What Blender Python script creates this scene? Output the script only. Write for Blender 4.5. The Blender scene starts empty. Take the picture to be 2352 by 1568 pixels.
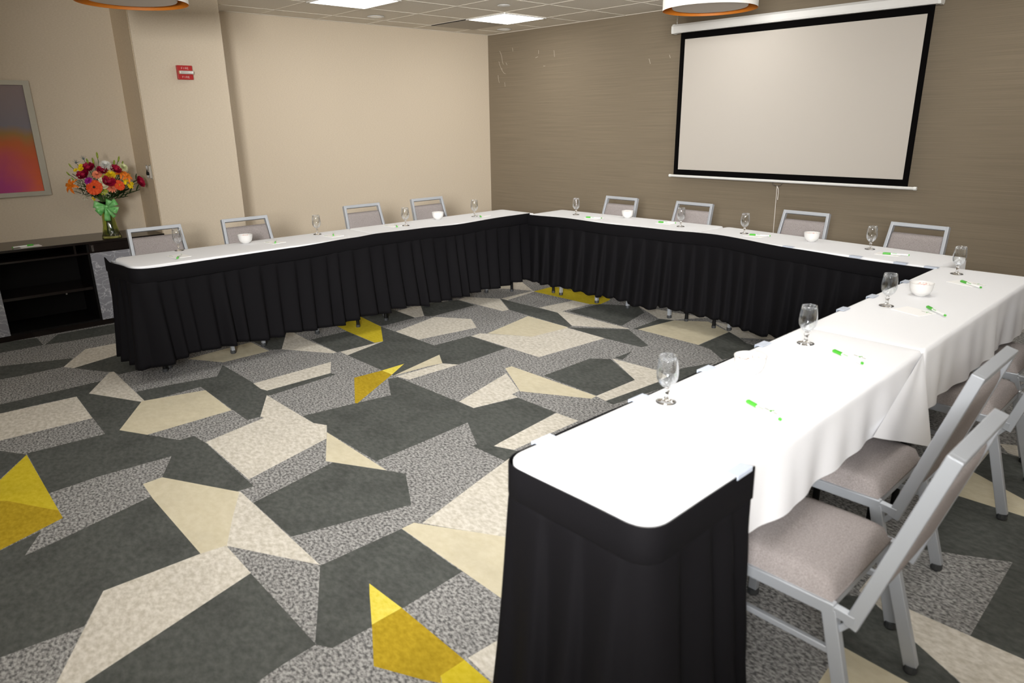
import bpy, bmesh, math, random
from mathutils import Vector, Matrix, geometry
random.seed(7)
S = bpy.context.scene
C = S.collection

# ---------------------------------------------------------------- camera, exposure, world
cd = bpy.data.cameras.new('camera')
cam = bpy.data.objects.new('camera', cd); C.objects.link(cam)
cd.sensor_width = 36.0; cd.lens = 24.5472
cd.clip_start = 0.05; cd.clip_end = 60
cam.matrix_world = Matrix(((0.683766, -0.211329, 0.698430, 7.167283), (0.729584, 0.215193, -0.649153, -6.317556), (-0.013113, 0.953432, 0.301323, 1.590963), (0, 0, 0, 1)))
cd.dof.use_dof = True; cd.dof.focus_distance = 5.2; cd.dof.aperture_fstop = 3.2
S.camera = cam
S.view_settings.view_transform = 'Standard'; S.view_settings.look = 'None'
S.view_settings.exposure = 0.0; S.view_settings.gamma = 1.0
S.view_settings.use_curve_mapping = False
w = bpy.data.worlds.new('world'); S.world = w; w.use_nodes = True
w.node_tree.nodes['Background'].inputs[0].default_value = (0.5, 0.5, 0.5, 1)
w.node_tree.nodes['Background'].inputs[1].default_value = 0.3
PANEL_STRENGTH = 9.0
PANEL_COLOUR = (1.0, 0.975, 0.935)
# soft light added behind the camera as flashgun stand-in, aimed at the room corner
fl_d = bpy.data.lights.new('stand_in_light', 'AREA'); fl_d.shape = 'SQUARE'; fl_d.size = .8; fl_d.energy = 97; fl_d.spread = math.radians(69)
fl_d.color = (1.0, .985, .965)
fl_o = bpy.data.objects.new('flash_stand_in', fl_d); C.objects.link(fl_o); fl_o.location = (7.62, -7.45, 1.93)
fl_o.rotation_euler = (Vector((1.6, -.5, 1.4))-fl_o.location).to_track_quat('-Z', 'Y').to_euler()
H = 2.62                       # ceiling height
TX, TY, TS = 0.358, -0.554, 0.61   # ceiling grid

# ---------------------------------------------------------------- materials
def srgb(r, g, b):
    f = lambda c: (c/255/12.92) if c/255 <= .04045 else ((c/255+.055)/1.055)**2.4
    return (f(r), f(g), f(b), 1)
class NT:
    def __init__(s, name):
        s.m = bpy.data.materials.new(name); s.m.use_nodes = True
        s.t = s.m.node_tree; s.b = s.t.nodes['Principled BSDF']
    def n(s, kind, **kw):
        nd = s.t.nodes.new(kind)
        for k, v in kw.items():
            if hasattr(nd, k): setattr(nd, k, v)
            else: nd.inputs[k.replace('_', ' ')].default_value = v
        return nd
    def l(s, a, b): s.t.links.new(a, b)
    def coords(s, scale=(1, 1, 1), rot=(0, 0, 0), which='Object'):
        tc = s.n('ShaderNodeTexCoord'); mp = s.n('ShaderNodeMapping')
        mp.inputs['Scale'].default_value = scale; mp.inputs['Rotation'].default_value = rot
        s.l(tc.outputs[which], mp.inputs[0]); return mp.outputs[0]
    def ramp(s, fac, stops):
        r = s.n('ShaderNodeValToRGB'); e = r.color_ramp.elements
        while len(e) < len(stops): e.new(.5)
        for i, (p, c) in enumerate(stops): e[i].position = p; e[i].color = c
        s.l(fac, r.inputs[0]); return r.outputs[0]
    def bump(s, fac, strength=.2, dist=.002):
        b = s.n('ShaderNodeBump'); b.inputs['Strength'].default_value = strength
        b.inputs['Distance'].default_value = dist
        s.l(fac, b.inputs['Height']); s.l(b.outputs[0], s.b.inputs['Normal'])
def plain(name, col, rough=.5, metal=0., spec=None, **kw):
    t = NT(name); t.b.inputs['Base Color'].default_value = col
    t.b.inputs['Roughness'].default_value = rough; t.b.inputs['Metallic'].default_value = metal
    if spec is not None: t.b.inputs['Specular IOR Level'].default_value = spec
    for k, v in kw.items(): t.b.inputs[k.replace('_', ' ')].default_value = v
    return t.m
def noisy(name, c1, c2, scale=(40, 40, 40), rough=.9, detail=4, lo=.35, hi=.65, bump=0., bd=.002, spec=.2):
    t = NT(name); n = t.n('ShaderNodeTexNoise'); n.inputs['Scale'].default_value = 1
    n.inputs['Detail'].default_value = detail
    t.l(t.coords(scale), n.inputs['Vector'])
    t.l(t.ramp(n.outputs[0], [(lo, c1), (hi, c2)]), t.b.inputs['Base Color'])
    t.b.inputs['Roughness'].default_value = rough; t.b.inputs['Specular IOR Level'].default_value = spec
    if bump: t.bump(n.outputs[0], bump, bd)
    return t.m
def carpet(name, c1, c2, fine, broad, stain):
    """two scales of mottling in the yarn plus a few worn blotches"""
    t = NT(name)
    n = t.n('ShaderNodeTexNoise'); n.inputs['Scale'].default_value = fine; n.inputs['Detail'].default_value = 3
    n.inputs['Roughness'].default_value = .6
    t.l(t.coords((1, 1.6, 1), (0, 0, .5)), n.inputs['Vector'])
    col = t.ramp(n.outputs[0], [(.5-broad, c1), (.5+broad, c2)])
    n2 = t.n('ShaderNodeTexNoise'); n2.inputs['Scale'].default_value = 5.0; n2.inputs['Detail'].default_value = 5
    t.l(t.coords(), n2.inputs['Vector'])
    r2 = t.ramp(n2.outputs[0], [(.28, (stain, stain, stain, 1)), (.52, (1, 1, 1, 1))])
    mx = t.n('ShaderNodeMix', data_type='RGBA', blend_type='MULTIPLY'); mx.inputs[0].default_value = 1
    t.l(col, mx.inputs[6]); t.l(r2, mx.inputs[7]); t.l(mx.outputs[2], t.b.inputs['Base Color'])
    t.b.inputs['Roughness'].default_value = 1; t.b.inputs['Specular IOR Level'].default_value = .05
    n3 = t.n('ShaderNodeTexNoise'); n3.inputs['Scale'].default_value = 300
    t.l(t.coords(), n3.inputs['Vector']); t.bump(n3.outputs[0], .25, .003)
    return t.m
M_H = carpet('carpet heather grey', srgb(94, 94, 94), srgb(176, 175, 173), 62, .12, .9)
M_D = carpet('carpet charcoal', srgb(76, 79, 76), srgb(96, 98, 95), 30, .2, .78)
M_C = carpet('carpet cream', srgb(193, 187, 173), srgb(224, 219, 209), 34, .16, .92)
M_T = carpet('carpet tan', srgb(204, 195, 168), srgb(214, 206, 182), 20, .2, .92)
M_Y = carpet('carpet yellow', srgb(196, 176, 40), srgb(212, 192, 58), 30, .2, .9)
M_O = carpet('carpet ochre', srgb(164, 138, 34), srgb(190, 163, 48), 40, .2, .85)
M_B = carpet('carpet bright yellow', srgb(220, 203, 70), srgb(236, 220, 106), 40, .2, .95)

def wallpaper(name, c1, c2, sc, bump):
    t = NT(name)
    n = t.n('ShaderNodeTexNoise'); n.inputs['Scale'].default_value = 1; n.inputs['Detail'].default_value = 5
    n.inputs['Roughness'].default_value = .65
    t.l(t.coords(sc), n.inputs['Vector'])
    t.l(t.ramp(n.outputs[0], [(.3, c1), (.7, c2)]), t.b.inputs['Base Color'])
    t.b.inputs['Roughness'].default_value = .75; t.b.inputs['Specular IOR Level'].default_value = .25
    t.bump(n.outputs[0], bump, .002); return t.m
M_beige = wallpaper('linen beige wallcovering', srgb(206, 192, 171), srgb(217, 204, 184), (60, 60, 160), .15)
M_tan = wallpaper('tan wallcovering', srgb(208, 190, 163), srgb(219, 203, 178), (70, 70, 70), .15)
M_brown = wallpaper('brown grasscloth wallcovering', srgb(116, 105, 89), srgb(138, 126, 107), (1.3, 1.3, 230), .12)
M_scratch = plain('pale scratch', srgb(190, 180, 165), .8)
M_ceil = noisy('acoustic tile', srgb(222, 216, 204), srgb(230, 224, 213), (140, 140, 140), .95, bump=.15)
M_tbar = plain('white ceiling grid', srgb(226, 220, 208), .8)
M_white = plain('white enamel', srgb(226, 226, 224), .35)
M_base = plain('grey baseboard', srgb(176, 174, 170), .5)
M_cloth = NT('white table linen')
_n = M_cloth.n('ShaderNodeTexNoise'); _n.inputs['Scale'].default_value = 9; _n.inputs['Detail'].default_value = 3
M_cloth.l(M_cloth.coords(), _n.inputs['Vector']); M_cloth.bump(_n.outputs[0], .10, .01)
M_cloth.b.inputs['Base Color'].default_value = srgb(234, 235, 238); M_cloth.b.inputs['Roughness'].default_value = .85
M_cloth.b.inputs['Specular IOR Level'].default_value = .2; M_cloth = M_cloth.m
M_skirt = plain('black polyester skirting', srgb(13, 12, 15), .8, spec=.12)
M_silver = plain('silver powder coated steel', srgb(184, 189, 196), .4, .4)
M_seat = noisy('taupe seat fabric', srgb(136, 129, 127), srgb(164, 157, 156), (260, 260, 260), .95, 2, .3, .7, .3, .001, .15)
M_black = plain('black metal', srgb(9, 9, 10), .5, spec=.3)
M_rubber = plain('dark glide plastic', srgb(60, 62, 64), .5)
M_chrome = plain('chrome', srgb(205, 205, 205), .15, 1)
M_lam = plain('brown table laminate', srgb(110, 88, 66), .5)
def thin_glass(name, tint, refl):
    m = bpy.data.materials.new(name); m.use_nodes = True; t = m.node_tree; t.nodes.clear()
    o = t.nodes.new('ShaderNodeOutputMaterial'); mx = t.nodes.new('ShaderNodeMixShader'); tr = t.nodes.new('ShaderNodeBsdfTransparent')
    gl = t.nodes.new('ShaderNodeBsdfGlossy'); lw = t.nodes.new('ShaderNodeLayerWeight'); mp = t.nodes.new('ShaderNodeMapRange')
    tr.inputs[0].default_value = tint; gl.inputs['Roughness'].default_value = .02; gl.inputs[0].default_value = (.95, .97, 1, 1); lw.inputs[0].default_value = .4
    mp.inputs[3].default_value = .02; mp.inputs[4].default_value = refl
    t.links.new(lw.outputs['Facing'], mp.inputs[0]); t.links.new(mp.outputs[0], mx.inputs[0]); t.links.new(tr.outputs[0], mx.inputs[1])
    t.links.new(gl.outputs[0], mx.inputs[2]); t.links.new(mx.outputs[0], o.inputs[0]); return m
M_glass = thin_glass('clear glass', (.965, .97, .97, 1), .75)
M_stemglass = plain('goblet stem glass', (1, 1, 1, 1), .0, Transmission_Weight=1.0, IOR=1.45)
M_porc = plain('white porcelain', srgb(222, 221, 219), .2)
M_candy = noisy('red and white candy', srgb(235, 225, 220), srgb(232, 150, 140), (90, 90, 90), .4, lo=.56, hi=.62)
M_green = plain('green plastic', srgb(72, 176, 48), .35)
M_penw = plain('white plastic', srgb(238, 240, 238), .3)
M_paper = plain('white paper', srgb(243, 242, 241), .8)
M_ink = plain('grey print', srgb(176, 182, 178), .8)
M_clip = plain('frosted plastic clip', srgb(190, 199, 214), .3)
M_espresso = noisy('espresso laminate', srgb(24, 18, 16), srgb(30, 23, 20), (3, 40, 40), .22, spec=.5)
M_espin = plain('dark cabinet inside', srgb(11, 9, 8), .6, spec=.2)
M_screen = plain('matte white screen', srgb(188, 182, 174), .9, spec=.1)
M_sblack = plain('black screen masking', srgb(9, 8, 8), .9, spec=.05)
M_cord = plain('white cord', srgb(214, 208, 200), .7)
M_red = plain('red alarm plastic', srgb(176, 30, 32), .35)
M_let = plain('white lettering', srgb(222, 180, 176), .6)
M_strobe = plain('strobe lens', srgb(232, 230, 226), .08, .6)
M_amber = plain('amber strobe edge', srgb(196, 160, 110), .3)
M_frame = plain('brushed champagne frame', srgb(176, 172, 158), .4, .35)
M_shade = plain('white lampshade fabric', srgb(232, 230, 224), .8)
M_lining = plain('orange shade lining', srgb(200, 116, 26), .6)
M_diff = plain('pale lamp diffuser', srgb(206, 196, 186), .6)
M_vent = plain('grey return grille', srgb(178, 172, 162), .7)
M_em = NT('lit panel diffuser'); M_em.b.inputs['Base Color'].default_value = (1, 1, 1, 1)
M_em.b.inputs['Emission Color'].default_value = PANEL_COLOUR + (1,)
M_em.b.inputs['Emission Strength'].default_value = PANEL_STRENGTH; M_em = M_em.m
M_em2 = plain('downlight lens', srgb(232, 226, 214), .5, Emission_Color=(1, .95, .85, 1), Emission_Strength=.15)
# branching pale veins on grey resin panels of the cabinet doors
_t = NT('grey resin panel with pale veins')
_v = _t.coords((1, 1, 1))
_w = _t.n('ShaderNodeTexNoise'); _w.inputs['Scale'].default_value = 9; _w.inputs['Detail'].default_value = 5; _t.l(_v, _w.inputs['Vector'])
_a = _t.n('ShaderNodeVectorMath', operation='MULTIPLY_ADD'); _a.inputs[1].default_value = (.2, .2, .2)
_t.l(_w.outputs[1], _a.inputs[0]); _t.l(_t.coords((1, 6, 15), (.15, 0, 0)), _a.inputs[2])
_a2 = _t.n('ShaderNodeVectorMath', operation='MULTIPLY_ADD'); _a2.inputs[1].default_value = (0, 1.8, 2.2)
_t.l(_w.outputs[1], _a2.inputs[0]); _t.l(_a.outputs[0], _a2.inputs[2])
_o = _t.n('ShaderNodeTexVoronoi', feature='DISTANCE_TO_EDGE'); _o.inputs['Scale'].default_value = 1.3; _t.l(_a2.outputs[0], _o.inputs['Vector'])
_t.l(_t.ramp(_o.outputs['Distance'], [(.0, srgb(206, 206, 212)), (.02, srgb(166, 167, 174)), (.06, srgb(140, 141, 148))]), _t.b.inputs['Base Color'])
_t.b.inputs['Roughness'].default_value = .3; M_vein = _t.m
# abstract painting: grey-blue above, orange below, magenta in the lower left
_t = NT('abstract painting')
_tc = _t.n('ShaderNodeTexCoord'); _sx = _t.n('ShaderNodeSeparateXYZ')
_nz = _t.n('ShaderNodeTexNoise'); _nz.inputs['Scale'].default_value = 2.6; _nz.inputs['Detail'].default_value = 4
_t.l(_tc.outputs['Object'], _nz.inputs['Vector'])
_ad = _t.n('ShaderNodeVectorMath', operation='MULTIPLY_ADD'); _ad.inputs[1].default_value = (.0, .4, .34)
_t.l(_nz.outputs[1], _ad.inputs[0]); _t.l(_tc.outputs['Object'], _ad.inputs[2]); _t.l(_ad.outputs[0], _sx.inputs[0])
_mr = _t.n('ShaderNodeMapRange'); _mr.inputs[1].default_value = 1.24; _mr.inputs[2].default_value = 2.12; _t.l(_sx.outputs[2], _mr.inputs[0])
_c1 = _t.ramp(_mr.outputs[0], [(.0, srgb(222, 100, 34)), (.3, srgb(202, 84, 24)), (.44, srgb(186, 92, 30)), (.53, srgb(150, 112, 50)), (.64, srgb(122, 116, 124)), (1., srgb(138, 120, 118))])
_mr2 = _t.n('ShaderNodeMapRange'); _mr2.inputs[1].default_value = -4.95; _mr2.inputs[2].default_value = -5.12; _t.l(_sx.outputs[1], _mr2.inputs[0])
_mr3 = _t.n('ShaderNodeMapRange'); _mr3.inputs[1].default_value = 1.6; _mr3.inputs[2].default_value = 1.36; _t.l(_sx.outputs[2], _mr3.inputs[0])
_mu = _t.n('ShaderNodeMath', operation='MULTIPLY'); _t.l(_mr2.outputs[0], _mu.inputs[0]); _t.l(_mr3.outputs[0], _mu.inputs[1])
_mx = _t.n('ShaderNodeMix', data_type='RGBA'); _t.l(_mu.outputs[0], _mx.inputs[0]); _t.l(_c1, _mx.inputs[6]); _mx.inputs[7].default_value = srgb(168, 48, 120)
_t.l(_mx.outputs[2], _t.b.inputs['Base Color']); _t.b.inputs['Roughness'].default_value = .5; M_art = _t.m

# ---------------------------------------------------------------- mesh helpers
class MB:
    """collects shapes and links them as ONE mesh object"""
    def __init__(s): s.v = []; s.f = []; s.m = []
    def add(s, v, f, mi=0):
        o = len(s.v); s.v += [tuple(p) for p in v]; s.f += [tuple(i+o for i in q) for q in f]; s.m += [mi]*len(f); return s
    def box(s, lo, hi, mi=0):
        x0, y0, z0 = lo; x1, y1, z1 = hi
        return s.add([(x0,y0,z0),(x1,y0,z0),(x1,y1,z0),(x0,y1,z0),(x0,y0,z1),(x1,y0,z1),(x1,y1,z1),(x0,y1,z1)],
                     [(0,3,2,1),(4,5,6,7),(0,1,5,4),(1,2,6,5),(2,3,7,6),(3,0,4,7)], mi)
    def bar(s, p0, p1, wd, dp, side=(1, 0, 0), mi=0):
        """rectangular tube from p0 to p1; wd along side, dp across"""
        p0, p1 = Vector(p0), Vector(p1); d = (p1-p0).normalized()
        a = Vector(side); a = (a-d*a.dot(d)).normalized(); b = d.cross(a)
        v = []
        for p in (p0, p1):
            for sa, sb in ((-1,-1),(1,-1),(1,1),(-1,1)): v.append(p+a*sa*wd/2+b*sb*dp/2)
        return s.add(v, [(3,2,1,0),(4,5,6,7),(0,1,5,4),(1,2,6,5),(2,3,7,6),(3,0,4,7)], mi)
    def tube(s, pts, r, n=8, mi=0, cap=True):
        pts = [Vector(p) for p in pts]; rr = r if isinstance(r, (list, tuple)) else [r]*len(pts)
        v = []; prev = None
        for i, p in enumerate(pts):
            d = (pts[min(i+1, len(pts)-1)]-pts[max(i-1, 0)]).normalized()
            a = Vector((0, 0, 1)) if prev is None else prev
            if abs(a.dot(d)) > .95: a = Vector((1, 0, 0)) if abs(d.x) < .9 else Vector((0, 1, 0))
            a = (a-d*a.dot(d)).normalized(); prev = a; b = d.cross(a)
            for k in range(n):
                t = 2*math.pi*k/n; v.append(p+(a*math.cos(t)+b*math.sin(t))*rr[i])
        f = [(i*n+k, i*n+(k+1) % n, (i+1)*n+(k+1) % n, (i+1)*n+k) for i in range(len(pts)-1) for k in range(n)]
        if cap: f += [tuple(range(n))[::-1], tuple((len(pts)-1)*n+k for k in range(n))]
        return s.add(v, f, mi)
    def lathe(s, prof, n=24, c=(0, 0, 0), mi=0, flute=0):
        v = []; f = []
        for i, (r, z) in enumerate(prof):
            for k in range(n):
                t = 2*math.pi*k/n; v.append((c[0]+r*math.cos(t), c[1]+r*math.sin(t), c[2]+z))
        m = len(prof)
        for i in range(m-1):
            for k in range(n): f.append((i*n+k, i*n+(k+1) % n, (i+1)*n+(k+1) % n, (i+1)*n+k))
        if prof[0][0] > 1e-6 and flute == 0: pass
        return s.add(v, f, mi)
    def grid(s, P, mi=0, closed=False):
        """P rows of points"""
        m, n = len(P), len(P[0]); v = [p for r in P for p in r]; f = []
        for i in range(m-1):
            for k in range(n if closed else n-1): f.append((i*n+k, i*n+(k+1) % n, (i+1)*n+(k+1) % n, (i+1)*n+k))
        return s.add(v, f, mi)
    def ball(s, c, r, n=10, m=6, mi=0, sc=(1, 1, 1), rot=None):
        P = []
        for i in range(m+1):
            a = math.pi*i/m
            row = []
            for k in range(n):
                t = 2*math.pi*k/n
                q = Vector((math.sin(a)*math.cos(t)*r*sc[0], math.sin(a)*math.sin(t)*r*sc[1], math.cos(a)*r*sc[2]))
                if rot is not None: q = rot @ q
                row.append(q+Vector(c))
            P.append(row)
        return s.grid(P, mi, True)
    def build(s, name, mats, parent=None, smooth=False, bevel=0, seg=2, solid=0, auto=False):
        me = bpy.data.meshes.new(name); me.from_pydata(s.v, [], s.f); me.update()
        bm = bmesh.new(); bm.from_mesh(me)
        bmesh.ops.remove_doubles(bm, verts=bm.verts, dist=1e-6)
        if solid == 0: bmesh.ops.recalc_face_normals(bm, faces=bm.faces)
        bm.to_mesh(me); bm.free()
        mats = mats if isinstance(mats, (list, tuple)) else [mats]
        for m in mats: me.materials.append(m)
        if len(me.polygons) == len(s.m):
            me.polygons.foreach_set('material_index', s.m)
        if smooth: me.polygons.foreach_set('use_smooth', [True]*len(me.polygons))
        o = bpy.data.objects.new(name, me); C.objects.link(o)
        if parent is not None: o.parent = parent
        if bevel:
            b = o.modifiers.new('bevel', 'BEVEL'); b.width = bevel; b.segments = seg; b.limit_method = 'ANGLE'; b.angle_limit = .6
            me.polygons.foreach_set('use_smooth', [True]*len(me.polygons))
            b.harden_normals = True
        if solid:
            q = o.modifiers.new('solid', 'SOLIDIFY'); q.thickness = solid; q.offset = 0
        return o
def tag(o, label=None, cat=None, group=None, kind=None):
    if label: o['label'] = label
    if cat: o['category'] = cat
    if group: o['group'] = group
    if kind: o['kind'] = kind
    return o
def empty(name, loc=(0, 0, 0), rz=0.):
    o = bpy.data.objects.new(name, None); C.objects.link(o); o.location = loc; o.rotation_euler = (0, 0, rz)
    o.empty_display_size = .1; return o
def kids(o): return [c for c in bpy.data.objects if c.parent == o]
def copy_tree(o, parent=None):
    c = o.copy(); C.objects.link(c); c.parent = parent
    for ch in kids(o): copy_tree(ch, c)
    return c
def text_bars(mb, s, x, z, h, put, mi=0):
    """block capitals from strokes; put(u, v) gives the 3D point"""
    G = {'F': [((0,0),(0,1)),((0,1),(.6,1)),((0,.5),(.5,.5))], 'I': [((.3,0),(.3,1))],
         'R': [((0,0),(0,1)),((0,1),(.6,1)),((.6,1),(.6,.5)),((.6,.5),(0,.5)),((.25,.5),(.6,0))],
         'E': [((0,0),(0,1)),((0,1),(.6,1)),((0,.5),(.5,.5)),((0,0),(.6,0))]}
    for ch in s:
        for (a, b) in G[ch]:
            p0 = put(x+a[0]*h, z+a[1]*h); p1 = put(x+b[0]*h, z+b[1]*h)
            mb.bar(p0, p1, h*.16, h*.16, (1, 0, 0), mi)
        x += h*1.05

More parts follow.
